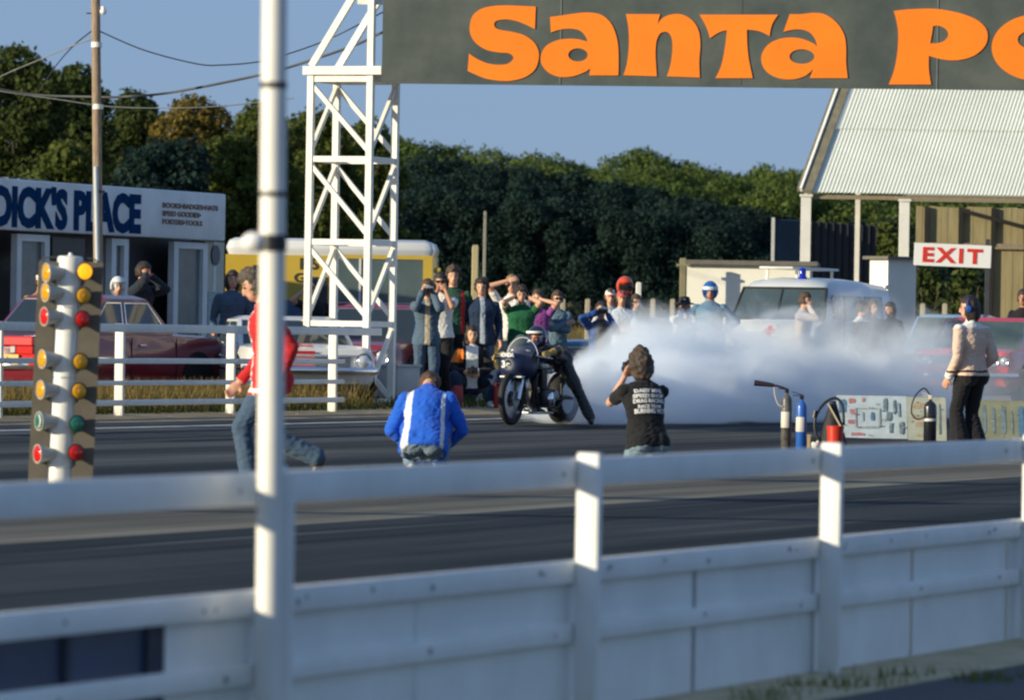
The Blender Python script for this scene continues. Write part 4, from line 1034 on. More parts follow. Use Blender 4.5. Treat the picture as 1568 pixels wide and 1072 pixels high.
def people():
    # --- crew on the strip
    RED = cloth('red_jacket', (.50, .022, .025), .10)
    def p_red(lab, u, v, w, c, j):
        lab[(lab == 1) & (np.abs(u) < .02) & (v > .05)] = 4
        lab[(lab == 1) & (w < -.10) & (w > -.135) & (v > .02)] = 4
    I = person('man in a red jacket and jeans striding left behind the tall foreground pole', 415, 44.2, -84, 1.82, pz=.90, lean=6, hpitch=26, rh=(.20, .22, .83), lh=(-.21, -.05, .86),
               ra=(.07, .13, .075), la=(-.08, -.37, .27), lkn=(0, 1, .5), lto=(0, .35, -1), top=RED, sleeve='long', legs=DENIM, shoe=BRNSH, hair='curly', hmat=H_GREY, hem=.15, paint=p_red, bell=1.35, vox=.009)
    BLUEJ = cloth('bright_blue_jacket', (.015, .11, .56), .08, bump=.35); CYAN = cloth('pale_jacket_panel', (.62, .66, .68), .06)
    def p_blue(lab, u, v, w, c, j):
        lab[(lab == 1) & (np.abs(np.abs(u) - (.150 - .02 * w)) < np.where(u < 0, .030, .014)) & (v < .06)] = 4
    I = person('crouching photographer in a bright blue jacket with white stripes, back turned', 652, 50.3, 176, 1.80, pz=.29, lean=36, hpitch=74, lh=('torso', -.13, .34, .16), rh=('torso', .13, .36, .18), lel=(-1, -.35, -.7), rel=(1, -.35, -.5),
               la=(-.12, .18, .075), ra=(.12, .22, .075), lkn=(-.22, 1, .8), rkn=(.2, 1, .8), top=BLUEJ, legs=DENIM_L, shoe=WSH, hem=.13, inner=CYAN, paint=p_blue, hair='short', hmat=H_BROWN, girth=1.12, vox=.009)
    hand_camera(I, 'black camera held by the photographer in the blue jacket', off=(0, .2, -.06))
    I = person('crouching photographer in a black T-shirt with white lettering on the back', 993, 50.8, -158, 1.76, pz=.37, lean=14, hpitch=8, hyaw=8, lh=('head', -.07, .165, -.10), rh=('head', .07, .165, -.07), lel=(-.5, .0, -1), rel=(.5, .2, -1),
               la=(-.13, -.24, .075), ra=(.14, .26, .075), lkn=(-.1, .5, -1), rkn=(.3, 1, .6), lto=(0, .35, -1), top=cloth('black_t_shirt', (.010, .011, .013), .2, bump=.4), sleeve='short', legs=DENIM_L, shoe=BRNSH, hem=.10, hair='bushy', hmat=mat('ash_brown_hair', (.055, .037, .024), .6, .35, 30, bump=.9, bscale=50), girth=1.06, vox=.009)
    hand_camera(I, 'black camera held by the photographer in the black T-shirt', off=(0, .17, -.015))
    # back lettering follows the shirt (child of the body)
    TX = mat('white_shirt_print', (.70, .70, .68), .8, .06, 20)
    # text frame: reads left to right seen from behind
    ex = I['rt']; ey = I['up']; ez = ex.cross(ey)
    for i, (s_, w_, h_) in enumerate((('DAISY MAE', .26, .036), ('SPEED SHOP', .29, .034), ('DRAG RACING', .29, .036), ('RACE TEAM', .22, .030), ('BURNING W.7', .28, .040))):
        o = text_mesh('shirt_lettering', s_, TX, I['body'], 1.0, Matrix.Identity(4), bold=.04, depth=.002)
        xs = [v.co.x for v in o.data.vertices]; w = max(xs) - min(xs); h = max(v.co.y for v in o.data.vertices)
        for v in o.data.vertices:
            u = (v.co.x - min(xs)) / w * w_ - w_ / 2 - .005; q = v.co.y / h * h_ + .385 - i * .047
            rx = .19; back = -.1165 * math.sqrt(max(.05, 1 - (u / rx) ** 2)) - .030 + (.015 if q > .40 else 0) + .006 * max(0, (.3 - q) / .1)
            v.co = I['P'] + ex * u + ey * q + I['fw'] * (back - v.co.z * .5)
    TAN_ = cloth('pinkish_tan_pullover', (.62, .45, .35), .08)
    def p_tan(lab, u, v, w, c, j):
        lab[(lab == 1) & (w > .455)] = 4
        for n in ('lw', 'rw'):
            q = np.linalg.norm(c - np.array(j[n]), axis=1); lab[(lab == 1) & (q < .075)] = 4
        lab[(lab == 1) & (w < .0) & (w > -.02)] = 7
    I = person('standing man in a pinkish tan pullover, black flared trousers and blue ear defenders', 1487, 62.0, -140, 1.77, lean=0, hyaw=35, hpitch=6, lh=(-.24, .10, .86), rh=(.22, .12, .92), top=TAN_, legs=BLK, shoe=BLKSH, hem=.05, paint=p_tan, hair='long', hmat=mat('near_black_brown_hair', (.022, .012, .010), .5, .35, 30, bump=.8, bscale=60), bell=2.5, girth=1.08,
               la=(-.085, .05, .075), ra=(.085, -.03, .075))
    b = MB()
    for s in (-1, 1): b.lathe([(0, 0), (.036, .0), (.040, .015), (.034, .034), (0, .038)], 14, Matrix.Translation((.074 * s, -.004, -.01)) @ Matrix.Rotation(R(90 * s), 4, 'Y'))
    b.tube([(.098 * math.cos(a), -.004, .135 * math.sin(a)) for a in [math.pi * i / 14 for i in range(15)]], .006, 6); b.v = [(x * 1.14, y - .012, z) for x, y, z in b.v]
    kid(I, b, 'ear_defenders', mat('blue_plastic', (.01, .06, .30), .35, .08))
    # --- spectators from left to right
    DJ = cloth('denim_jacket', (.075, .12, .17))
    def p_open(wd, lo=-.1):
        def f(lab, u, v, w, c, j): lab[(lab == 1) & (np.abs(u) < wd) & (v > .04) & (w > lo)] = 4
        return f
    I = person('spectator in a denim jacket and jeans raising a silver camera', 653, sp(653) - .3, 4, 1.72, top=DJ, legs=DENIM, inner=cloth('beige_shirt', (.42, .36, .26)), paint=p_open(.035), hem=.10, hair='short', hmat=H_BROWN, **CAMH)
    hand_camera(I, 'silver camera held up by the spectator in the denim jacket', silver=True)
    I = person('long-haired spectator in sunglasses and white T-shirt, hand at the mouth', 673, sp(673) + .5, 0, 1.83, top=WHT, sleeve='short', legs=BLK, hair='shoulder', rh=('head', .03, .12, -.09), rel=(.5, .2, -1), lh=('head', -.07, .14, -.10), lel=(-.5, .1, -1), skin=SKIN2); sunglasses(I)
    def p_strap(lab, u, v, w, c, j): lab[(lab == 1) & (np.abs(u + .12) < .025) & (v > 0)] = 4
    I = person('tall spectator in a dark green shirt with a red braid, above the others', 692, sp(692) + 1.0, 4, 1.93, top=cloth('dark_green_shirt', (.020, .075, .045)), legs=BLK, hair='curly', hmat=H_BROWN, inner=cloth('red_braid', (.5, .03, .03)), paint=p_strap)
    I = person('dark-haired man in a navy jacket standing with arms hanging', 736, sp(736), 8, 1.77, top=NAVY, legs=DENIM, inner=cloth('pale_blue_shirt', (.40, .46, .52)), paint=p_open(.03), hem=.12, hair='curly', hyaw=-12, girth=1.12)
    I = person('blond spectator in white, arm raised to shade the eyes', 783, sp(783) + .7, -6, 1.84, top=WHT, legs=cloth('pale_trousers', (.42, .42, .38)), hair='short', hmat=H_BLOND, sleeve='short', rh=('head', .05, .13, .055), rel=(1, .2, .15))
    GRN = cloth('green_t_shirt', (.012, .105, .045))
    I = person('man in a green T-shirt pressing both hands over the ears', 797, sp(797) - .2, 2, 1.68, top=GRN, sleeve='short', legs=NAVY, hair='curly', lh=('head', -.105, .02, -.03), rh=('head', .105, .02, -.03), lel=(-.8, .35, -1), rel=(.8, .35, -1), girth=1.15, hpitch=10)
    I = person('spectator in a purple shirt, elbow out and hands at the face', 823, sp(823) + .5, -10, 1.64, top=cloth('purple_shirt', (.22, .055, .24)), sleeve='short', legs=DENIM, hair='short', hmat=H_BROWN, lh=('head', -.08, .09, -.02), rh=('head', .09, .05, -.03), lel=(-1, .2, -.35), rel=(.6, .2, -1))
    I = person('man in a grey-blue shirt and sunglasses with folded arms', 851, sp(851) + .2, 14, 1.63, top=cloth('grey_blue_shirt', (.12, .20, .25)), legs=DENIM_L, hair='short', hmat=H_BROWN, lh=('torso', .11, .17, .27), rh=('torso', -.12, .19, .30), lel=(-1, .2, -.6), rel=(1, .2, -.6)); sunglasses(I)
    ORG = cloth('orange_sleeve', (.62, .17, .02))
    def p_org(lab, u, v, w, c, j):
        q = np.linalg.norm(c - np.array(j['re']), axis=1); lab[(lab == 1) & (u > .12) & (w > .30)] = 7; lab[(lab == 1) & (np.abs(u) < .08) & (v > .0)] = 4
    I = person('crouching dark-haired woman in a black jacket with orange shoulder, camera in lap', 722, FPX / 114, 6, 1.68, pz=.34, lean=4, hpitch=4, top=BLK, legs=NAVY, inner=WHT, extra=ORG, paint=p_org, hair='shoulder', lh=('torso', -.03, .27, .17), rh=('torso', .06, .27, .16), lel=(-1, .1, -.5), rel=(1, .1, -.5),
               la=(-.24, .26, .075), ra=(.16, .20, .075), lkn=(-.8, 1, .6), rkn=(.5, 1, .8), shoe=WSH)
    hand_camera(I, 'small black camera in the lap of the crouching woman', pos=I['P'] + I['fw'] * .34 + I['up'] * .19 + V(.015, 0, 0))
    # group behind the blue car
    BL2 = cloth('royal_blue_jacket', (.025, .075, .26))
    I = person('photographer in a royal blue jacket bending over his camera beside the smoke', 918, FPX / 104.5, 6, 1.72, pz=.72, lean=14, hpitch=2, top=BL2, legs=NAVY, hair='short', inner=cloth('dark_check', (.09, .08, .06)), paint=p_open(.07), la=(-.14, .1, .075), ra=(.14, -.08, .075), lh=('head', -.075, .13, -.05), rh=('head', .07, .13, -.03), lel=(-.5, -.2, -1), rel=(1, -.1, -.6))
    hand_camera(I, 'camera held to the eye by the photographer in the royal blue jacket', silver=True)
    I = person('spectator in a white cap with a red band, half hidden behind the red-capped one', 933, sp(933) + 1.2, 4, 1.69, top=cloth('light_grey_top', (.45, .46, .47)), hair='short', hmat=H_BROWN); cap_hat(I, WHT, mat('red_cap_cloth', (.55, .03, .03), .7, .1))
    I = person('spectator in a red cap and pale blue T-shirt, hands clasped in front', 950, sp(950) - .2, 6, 1.67, top=cloth('pale_blue_t_shirt', (.46, .52, .60)), sleeve='short', hair='short', hmat=H_BROWN, lh=('torso', .02, .24, .17), rh=('torso', .03, .25, .19), lel=(-1, -.2, -.4), rel=(1, -.2, -.4)); cap_hat(I, mat('red_pink_cap', (.55, .09, .09), .7, .1))
    I = person('tall person in an orange-red crash helmet with dark visor', 954, sp(954) + 1.9, 12, 1.87, top=BLK, hair=None); helmet(I, mat('orange_red_helmet', (.62, .07, .015), .25, .06, coat=.5), True, mat('dark_visor', (.015, .012, .012), .08, .1), stripe=None)
    I = person('man in a black top right of the red-capped spectator', 970, sp(970) + .3, 30, 1.62, top=BLK, hair='short', hmat=H_BROWN, rh=('torso', -.06, .2, .16), rel=(1, 0, -.5))
    I = person('girl in a dark floppy hat and white top with both hands at her cheeks', 1046, sp(1046), 8, 1.60, top=WHT, hair='shoulder', lh=('head', -.055, .105, -.075), rh=('head', .055, .105, -.075), lel=(-.45, .2, -1), rel=(.45, .2, -1), skin=SKIN2, hmat=H_BROWN)
    b = MB(); b.lathe([(.185, .015), (.16, .03), (.105, .045), (.098, .10), (.075, .14), (0, .15)], 20); kid(I, b, 'hat', mat('dark_felt_hat', (.025, .018, .022), .8, .2, 10), 60); b = MB(); b.ball((.02, .1, .10), (.022, .012, .016), 8, 6); kid(I, b, 'hat_badge', WHT)
    I = person('man in a blue crash helmet and blue overalls, hands on hips', 1086, sp(1086) - .5, -2, 1.84, top=cloth('steel_blue_overalls', (.10, .20, .31)), legs=cloth('steel_blue_overall_legs', (.10, .19, .29)), hem=.10, hair=None, skin=SKIN2, lh=(-.20, .08, 1.02), rh=(.20, .08, 1.02), lel=(-1, -.25, .1), rel=(1, -.25, .1), girth=1.15); helmet(I, mat('blue_helmet', (.02, .11, .36), .25, .06, coat=.5), False, stripe=mat('pale_helmet_band', (.55, .65, .75), .4, .1))
    I = person('man in a pale shirt in profile, hand raised to his face, before the ambulance', 1228, 88.8, 62, 1.72, top=cloth('pale_pinkish_shirt', (.55, .48, .44), .06), legs=cloth('light_trousers', (.45, .40, .38)), hair='short', hmat=H_BROWN, rh=('head', .05, .09, -.08), rel=(.4, .5, -1))
    I = person('dark-clothed person with a pale collar beside the side window of the ambulance', 1316, 90.0, 60, 1.62, top=NAVY, legs=BLK, hair='short', inner=WHT, paint=lambda lab, u, v, w, c, j: lab.__setitem__((lab == 1) & (w > .45), 4))
    I = person('brown-haired person in dark clothes facing the ambulance window', 1333, 91.0, 35, 1.64, top=BLK, legs=NAVY, hair='long', hmat=H_BROWN)
    I = person('person in a dark coat at the rear of the ambulance, by the white booth', 1368, 92.5, -50, 1.62, top=cloth('dark_blue_coat', (.012, .022, .045)), legs=NAVY, hair='long', hem=.3, lean=8)
    I = person('dark-clothed person at the right edge of the picture', 1567, 96, -20, 1.95, top=BLK, legs=BLK, hair='short', skin=SKIN2)
    # by the shop
    I = person('man in a dark jacket raising a hand to his face before the shop opening', 214, 78.5, 55, 1.88, top=cloth('dark_blue_jacket', (.015, .022, .035)), legs=DENIM, hair='short', hmat=H_DARK, lh=('head', -.02, .10, -.04), lel=(-.5, .5, -.7), rh=('head', .06, .07, -.02), rel=(.7, .2, -.6), skin=mat('sunburnt_skin', (.56, .24, .15), .5, .08))
    I = person('person in a white crash helmet and yellow top in front of the shop', 177, 79.0, 20, 1.66, top=cloth('mustard_top', (.34, .20, .04)), hair=None); helmet(I, mat('white_helmet', (.70, .72, .72), .25, .05, coat=.5), False)
    I = person('person in a white cap half hidden by the left edge of the light column', 60, 78.0, 20, 1.70, top=cloth('orange_brown_top', (.42, .20, .03)), hair='short'); cap_hat(I, WHT)
    I = person('dark-haired person in a blue top in front of the yellow bus', 354, 80.0, 10, 1.80, top=cloth('slate_blue_top', (.06, .10, .16)), hair='shoulder')
    I = person('person in dark clothes with a raised bare arm behind the lattice tower', 478, 84.0, 20, 1.72, top=BLK, sleeve='short', hair='short', rh=('head', .2, .2, .0), rel=(1, 0, -.6), legs=NAVY)
people()
# ------------------------------------------------------------------ cars
def paint_mat(name, col, rough=.28): return mat(name, col, rough, .05, 2, coat=.6, spec=.5)
PLATE_Y = mat('yellow_plate', (.62, .36, .02), .4, .05); PLATE_W = mat('white_plate', (.70, .70, .66), .4, .05)
LENS_R = mat('red_lamp_lens', (.50, .012, .010), .15, .1); LENS_W = mat('clear_lamp_lens', (.70, .72, .72), .08, .05, metal=.5); LENS_O = mat('amber_lamp_lens', (.6, .2, .01), .15, .1)
TYRE = RUBBER; ARCH = mat('wheel_arch_dark', (.008, .008, .009), .9, .1)
def car(label, loc, rot, col, L=4.3, W=1.65, H=1.40, belt=.86, hood=1.25, boot=.95, nose=.70, tail=.78, four=False, plate=True, group=None, stripe=None, ws=.55, rw=.55, glassm=None, trim=True):
    """front is local +x"""
    t = thing('car', label, 'car', loc, rot, group); h = L / 2; w = W / 2; G = glassm or GLASS
    def sec(x, zt, zb, ww):
        p = [(ww * .90, zb), (ww * .985, zb + .10), (ww, (zb + zt) / 2), (ww * .985, zt - .13), (ww * .93, zt - .03), (ww * .80, zt), (ww * .3, zt + .015)]
        return [Vector((x, y, z)) for y, z in p] + [Vector((x, -y, z)) for y, z in p[::-1]]
    xs = [(-h, tail - .10, .38, w * .86), (-h + .05, tail - .02, .28, w * .93), (-h + .25, tail, .22, w * .97), (-h + boot, belt, .18, w), (0, belt, .17, w), (h - hood, belt, .17, w), (h - hood * .5, belt * .6 + (nose + .06) * .4, .19, w * .99), (h - .22, nose + .06, .24, w * .96), (h - .05, nose + .02, .30, w * .92), (h, nose - .05, .40, w * .87)]
    MB().loft([sec(*a) for a in xs]).build('body', col, t, 40)
    # cabin
    x0, x1 = -h + boot - .05, h - hood + .05; r0, r1 = x0 + rw, x1 - ws; wt = w * .78; wb = w * .94; z0 = belt - .03; z1 = H - .05
    def gs(x, z, ww, e): return [Vector((x, ww, z)), Vector((x, -ww, z))]
    b = MB()
    lo = [Vector((x1, wb * .92, z0)), Vector((x0, wb * .92, z0)), Vector((x0, -wb * .92, z0)), Vector((x1, -wb * .92, z0))]
    hi = [Vector((r1, wt, z1)), Vector((r0, wt, z1)), Vector((r0, -wt, z1)), Vector((r1, -wt, z1))]
    hi2 = [Vector((r1 - .12, wt * .8, H)), Vector((r0 + .12, wt * .8, H)), Vector((r0 + .12, -wt * .8, H)), Vector((r1 - .12, -wt * .8, H))]
    b.loft([lo, hi, hi2]); b.build('roof', col, t, 30)
    def pane(nm, q, inset=.07):
        c = sum(q, Vector()) / 4; n = (q[1] - q[0]).cross(q[3] - q[0]).normalized()
        if n.dot(c - Vector((0, 0, .9))) < 0: n = -n
        v = [p + (c - p) * inset + n * .006 for p in q]; u = [p - n * .02 for p in v]
        MB().loft([u, v]).build(nm, G, t)
        if trim: 
            tb = MB()
            for i in range(4): tb.bar(v[i], v[(i + 1) % 4], .018, .012)
            tb.build('window_trim', CHROME, t)
    pane('windscreen', [lo[0], lo[3], hi[3], hi[0]]); pane('rear_window', [lo[2], lo[1], hi[1], hi[2]])
    for s in (1, -1):
        def side(xa, f): return Vector((xa, s * (wb * .92 * (1 - f) + wt * f), z0 + (z1 - z0) * f))
        mid = (x0 + x1) / 2 - .1
        def edge(e, f): return (lo[1].x + (hi[1].x - lo[1].x) * f) if e == 'r' else (lo[0].x + (hi[0].x - lo[0].x) * f)
        pane('side_window', [side(edge('r', .14) + .12, .14), side(mid - .03, .14), side(mid - .03, .9), side(edge('r', .9) + .06, .9)], .03)
        pane('side_window', [side(mid + .03, .14), side(edge('f', .14) - .12, .14), side(edge('f', .9) - .06, .9), side(mid + .03, .9)], .03)
        MB().box((mid + .25, s * (w + .004), belt - .16), (.14, .02, .025), bev=.004).build('door_handle', CHROME, t)
        for xd in (mid, x1 - .1): MB().box((xd, s * (w - .004), (belt + .2) / 2 + .02), (.010, .012, belt - .36)).build('door_gap', ARCH, t)
        if trim: MB().box((0, s * (w + .003), belt - .33), (L * .82, .012, .022)).build('side_trim', CHROME, t)
    for xw in (h - .78, -h + .85):
        for s in (1, -1):
            wh = thing('wheel', None, None, (xw, s * (w - .10), .30)); wh.parent = t
            Mx = Matrix.Rotation(R(90), 4, 'X')
            MB().lathe([(.16, -.09), (.28, -.09), (.30, -.06), (.30, .06), (.28, .09), (.16, .09)], 24, Mx).build('tyre', TYRE, wh, 40)
            MB().lathe([(0, .08), (.10, .085), (.17, .07), (.19, .092), (.195, -.09), (0, -.09)], 20, Matrix.Rotation(R(-90 * s), 4, 'X')).build('rim', CHROME, wh, 40)
            MB().lathe([(0, 0), (.36, 0), (.36, .015), (0, .015)], 24, Matrix.Translation((xw, s * (w - .012), .31)) @ Matrix.Rotation(R(-90 * s), 4, 'X')).build('wheel_arch', ARCH, t)
    for s, xx, nm in ((1, h + .06, 'front_bumper'), (-1, -h - .06, 'rear_bumper')):
        b = MB(); b.tube([(xx - s * .30, -w * .96, .47), (xx - s * .06, -w * .88, .47), (xx, -w * .5, .47), (xx, w * .5, .47), (xx - s * .06, w * .88, .47), (xx - s * .30, w * .96, .47)], .055, 8); b.build(nm, CHROME, t, 60)
    zc = nose - .13
    gr = MB(); gr.box((h + .002, 0, zc), (.03, W * .55, .13)); gr.build('grille', mat('black_grille', (.02, .02, .022), .4, .2), t)
    gb = MB()
    for i in range(5): gb.box((h + .02, 0, zc - .055 + i * .0275), (.012, W * .55, .008))
    gb.box((h + .02, 0, zc + .075), (.02, W * .80, .018)); gb.build('grille_trim', CHROME, t)
    ys = [.40, .31] if four else [.37]
    for s in (1, -1):
        for y in ys:
            rr = .072 if four else .095
            l_ = MB(); l_.lathe([(0, .045), (rr * .6, .038), (rr * .92, .015), (rr, 0), (0, -.03)], 18, Matrix.Translation((h + .008, s * W * y, zc)) @ Matrix.Rotation(R(90), 4, 'Y')); q = l_.build('headlight', LENS_W, t, 50)
            k = MB(); k.lathe([(rr, -.02), (rr + .018, .01), (rr + .012, .03), (rr - .004, .02)], 18, Matrix.Translation((h + .008, s * W * y, zc)) @ Matrix.Rotation(R(90), 4, 'Y')); k.build('rim', CHROME, q, 50)
        MB().box((-h - .012, s * W * .36, tail - .17), (.03, .26, .11), bev=.01).build('tail_light', LENS_R, t)
        MB().box((-h - .014, s * W * .25, tail - .17), (.03, .08, .09), bev=.01).build('reversing_light', LENS_W, t)
    if stripe: 
        b = MB(); n = 10; vs = []
        for i in range(n + 1):
            x = x1 + .02 + (h - .06 - x1) * i / n; z = np.interp(x, [a[0] for a in xs], [a[1] for a in xs]) + .020
            vs += [Vector((x, -.28, z)), Vector((x, .02, z))]
        b.add(vs, [(2 * i, 2 * i + 1, 2 * i + 3, 2 * i + 2) for i in range(n)]); b.build('bonnet_stripe', stripe, t)
        MB().box((h + .012, -.13, zc - .0), (.02, .30, .26)).build('nose_stripe', stripe, t)
    return t
def hd(b): return math.atan2(-math.cos(R(b)), -math.sin(R(b)))     # heading towards us, turned b to the left
def fwdrot(b): return math.pi / 2 - R(b)                            # heading away from us, turned b to the right
def place(px, d): return gpt(px, d)
def cars():
    MAR = paint_mat('maroon_paint', (.16, .010, .022)); 
    c0 = Vector(((62 - 784) / 121.0, FPX / 121.0, 0)); b = R(31); fw = Vector((math.sin(b), math.cos(b), 0)); lf = Vector((-fw.y, fw.x, 0))
    L, Wd = 4.35, 1.66; c = c0 + fw * (L / 2) + lf * (Wd / 2); c.z = gz(c.x, c.y)
    t = car('long dark red saloon car parked behind the far white fence, rear to the left', c, math.pi / 2 - b, MAR, L, Wd, 1.39, .90, 1.25, 1.15, .80, .84)
    h = -L / 2
    MB().box((h - .03, 0, .80 - .02), (.06, 1.5, .13), bev=.02).build('tail_panel', mat('sunlit_red_panel', (.50, .010, .014), .25, .05, coat=.5), t)  # sunlight on the tail put into a brighter red than the body
    for s in (-1, 1): MB().box((h - .045, s * .62, .52), (.05, .17, .10), bev=.02).build('rear_lamp', LENS_W, t); MB().box((h - .04, s * .62, .54), (.04, .34, .16), bev=.02).build('lamp_cluster', LENS_R, t)
    pl = MB().box((h - .09, -.30, .545), (.02, .52, .125)).build('number_plate', PLATE_Y, t)
    o = text_mesh('plate_lettering', 'OUU', BLACK, pl, .11, Matrix.Translation((h - .101, -.09, .505)) @ Matrix.Rotation(R(-90), 4, 'Z') @ Matrix.Rotation(R(90), 4, 'X'), bold=.004, depth=.001)
    text_mesh('plate_digit', '1', BLACK, pl, .11, Matrix.Translation((h - .101, -.36, .505)) @ Matrix.Rotation(R(-90), 4, 'Z') @ Matrix.Rotation(R(90), 4, 'X'), bold=.004, depth=.001)
    WP = paint_mat('white_car_paint', (.66, .66, .62))
    p = place(440, 75.5); car('low white car with a red bonnet stripe parked behind the lattice tower', p, hd(-12), WP, 4.0, 1.78, 1.17, .80, 1.35, .8, .72, .74, stripe=mat('red_stripe_paint', (.52, .03, .03), .35, .05))
    p = place(592, 80.5); car('dark red car with a chrome bumper, behind the tower and the white car', p, hd(16), paint_mat('dark_red_paint', (.20, .018, .025)), 4.2, 1.62, 1.36, .86, 1.25, .9, .76, .78)
    RP = paint_mat('red_paint', (.64, .025, .030), .3)
    p = place(1500, 92.5); p = p + Vector((.30, 1.3, 0)); p.z = gz(p.x, p.y) + .04
    car('bright red saloon with four round headlights behind the man in the tan pullover', p, hd(18), RP, 4.3, 1.80, 1.42, .90, 1.30, .95, .84, .80, four=True, glassm=glass('greenish_glass', (.06, .09, .09), .06))
    p = place(1462, 103.5); car('pale blue car mostly hidden behind the bright red saloon', p, hd(20), paint_mat('pale_blue_paint', (.20, .34, .46)), 4.1, 1.6, 1.46, .9, 1.2, .9, .78, .8, glassm=MATS['greenish_glass'])
    p = place(1018, 95.0); car('teal blue car parked behind the motorcycle, largely lost in the tyre smoke', p, hd(42), paint_mat('teal_blue_paint', (.035, .15, .26)), 4.2, 1.62, 1.28, .84, 1.3, .9, .82, .78)
cars()
# ------------------------------------------------------------------ ambulance van
def van():
    b = 20.8; d = FPX / 95.5; c0 = gpt(1252, d); fw = Vector((-math.sin(R(b)), -math.cos(R(b)), 0)); lf = Vector((-fw.y, fw.x, 0))
    L, W = 4.3, 1.68; w = W / 2; h = L / 2
    c = c0 - fw * h - lf * w; c.z = gz(c.x, c.y)
    t = thing('van', 'white ambulance van with a blue roof beacon half hidden by the tyre smoke', 'van', c, hd(b))
    WV = paint_mat('van_cream_white', (.62, .64, .62), .35)
    def sec(x, zt, zb, ww, tw):
        zm = min(1.22, zt - .1); p = [(ww * .95, zb), (ww, zb + .15), (ww, zm * .6), (ww * .985, zm), (ww * (.5 * tw + .49), (zm + zt) / 2), (ww * tw, zt - .10), (ww * tw * .86, zt - .02), (ww * tw * .4, zt + .02)]
        return [Vector((x, y, z)) for y, z in p] + [Vector((x, -y, z)) for y, z in p[::-1]]
    xs = [(-h, 1.75, .40, w * .92, .84), (-h + .12, 1.90, .32, w, .86), (-.6, 1.96, .30, w, .88), (.6, 1.96, .30, w, .88), (1.05, 1.93, .30, w, .86), (1.30, 1.82, .30, w, .84), (1.66, 1.30, .31, w * .985, .92), (1.95, 1.22, .33, w * .95, .90), (2.10, 1.08, .36, w * .90, .86), (h, .92, .42, w * .84, .82)]
    MB().loft([sec(*a) for a in xs]).build('body', WV, t, 45)
    G = glass('van_glass', (.05, .075, .08), .05)
    # windscreen: two curved panes
    def wsp(y, f):   # point on the raked screen
        x = 1.63 - .36 * f - .10 * (abs(y) / w) ** 2; z = 1.27 + .50 * f; return Vector((x + .12, y * (1 - .10 * f), z + .03))
    for sgn in (1, -1):
        q = MB(); n = 6; vs = []
        for i in range(n + 1):
            for f in (0.03, .97): vs.append(wsp(sgn * (.02 + (w * .90 - .02) * i / n), f))
        q.add(vs, [(2 * i, 2 * i + 1, 2 * i + 3, 2 * i + 2) for i in range(n)])
        q.add([v - Vector((.03, 0, .01)) for v in vs], [(2 * i, 2 * i + 1, 2 * i + 3, 2 * i + 2) for i in range(n)])
        q.build('windscreen', G, t, 60)
    fr = MB(); fr.tube([wsp(y, 1.0) for y in np.linspace(-w * .93, w * .93, 11)], .022, 6); fr.tube([wsp(y, 0) for y in np.linspace(-w * .93, w * .93, 11)], .020, 6)
    for s in (-1, 1): fr.tube([wsp(s * w * .93, 0), wsp(s * w * .93, 1)], .025, 6)
    fr.tube([wsp(0, 0), wsp(0, 1)], .012, 6); fr.build('screen_frame', mat('black_seal', (.02, .02, .02), .6, .1), t, 50)
    for s in (1, -1):
        MB().box((1.02, s * (w * .94 + .012), 1.50), (.42, .02, .40), Matrix.Rotation(R(7.5 * s), 4, 'X'), bev=.008).build('side_window', G, t)
        for xx in (.15, -1.0): MB().box((xx, s * (w * .94 + .012), 1.50), (.95, .02, .40), Matrix.Rotation(R(7.5 * s), 4, 'X'), bev=.008).build('side_window', G, t)
        MB().box((.74, s * (w + .002), .98), (.012, .012, 1.2)).build('door_gap', ARCH, t); MB().box((.62, s * (w + .008), 1.12), (.13, .02, .03)).build('door_handle', CHROME, t)
        l_ = MB(); l_.lathe([(0, .05), (.06, .045), (.09, .02), (.10, 0), (0, -.03)], 18, Matrix.Translation((h - .01, s * .60, .86)) @ Matrix.Rotation(R(90), 4, 'Y')); l_.build('headlight', LENS_W, t, 50)
        l_ = MB(); l_.lathe([(0, .03), (.04, .02), (.05, 0), (0, -.02)], 14, Matrix.Translation((h + .0, s * .60, .66)) @ Matrix.Rotation(R(90), 4, 'Y')); l_.build('side_light', LENS_W, t, 50)
        for xw in (1.45, -1.3):
            wh = thing('wheel', None, None, (xw, s * (w - .1), .32)); wh.parent = t; Mx = Matrix.Rotation(R(90), 4, 'X')
            MB().lathe([(.16, -.09), (.30, -.09), (.32, -.06), (.32, .06), (.30, .09), (.16, .09)], 22, Mx).build('tyre', TYRE, wh, 40)
            MB().lathe([(0, .08), (.12, .085), (.19, .06), (.2, -.09), (0, -.09)], 18, Matrix.Rotation(R(-90 * s), 4, 'X')).build('rim', CHROME, wh, 40)
    q = MB(); q.tube([(h + .07, y, .50) for y in np.linspace(-.80, .80, 7)], .06, 8); q.build('front_bumper', CHROME, t, 60)
    gr = MB(); gr.box((h + .012, 0, .74), (.03, .62, .22))
    gr.build('grille', mat('van_grille', (.10, .10, .10), .4, .2), t)
    nrm = Matrix.Rotation(R(60), 4, 'Y')
    e = MB(); e.lathe([(0, .012), (.15, .012), (.155, 0), (0, 0)], 24, Matrix.Translation((2.08, 0.0, 1.09)) @ nrm); em = e.build('round_emblem', mat('emblem_pale', (.66, .62, .58), .4, .05), t)
    cr = MB(); M2 = Matrix.Translation((2.08, 0, 1.09)) @ nrm
    for sx, sy in ((.20, .065), (.065, .20)): cr.box((0, 0, 0), (sx, sy, .006)); cr.v[-8:] = [tuple(M2 @ (Vector(v) + Vector((0, 0, .016 + .0012 * (sx > .1))))) for v in cr.v[-8:]]
    cr.build('red_cross', mat('cross_red', (.55, .03, .04), .4, .05), em)
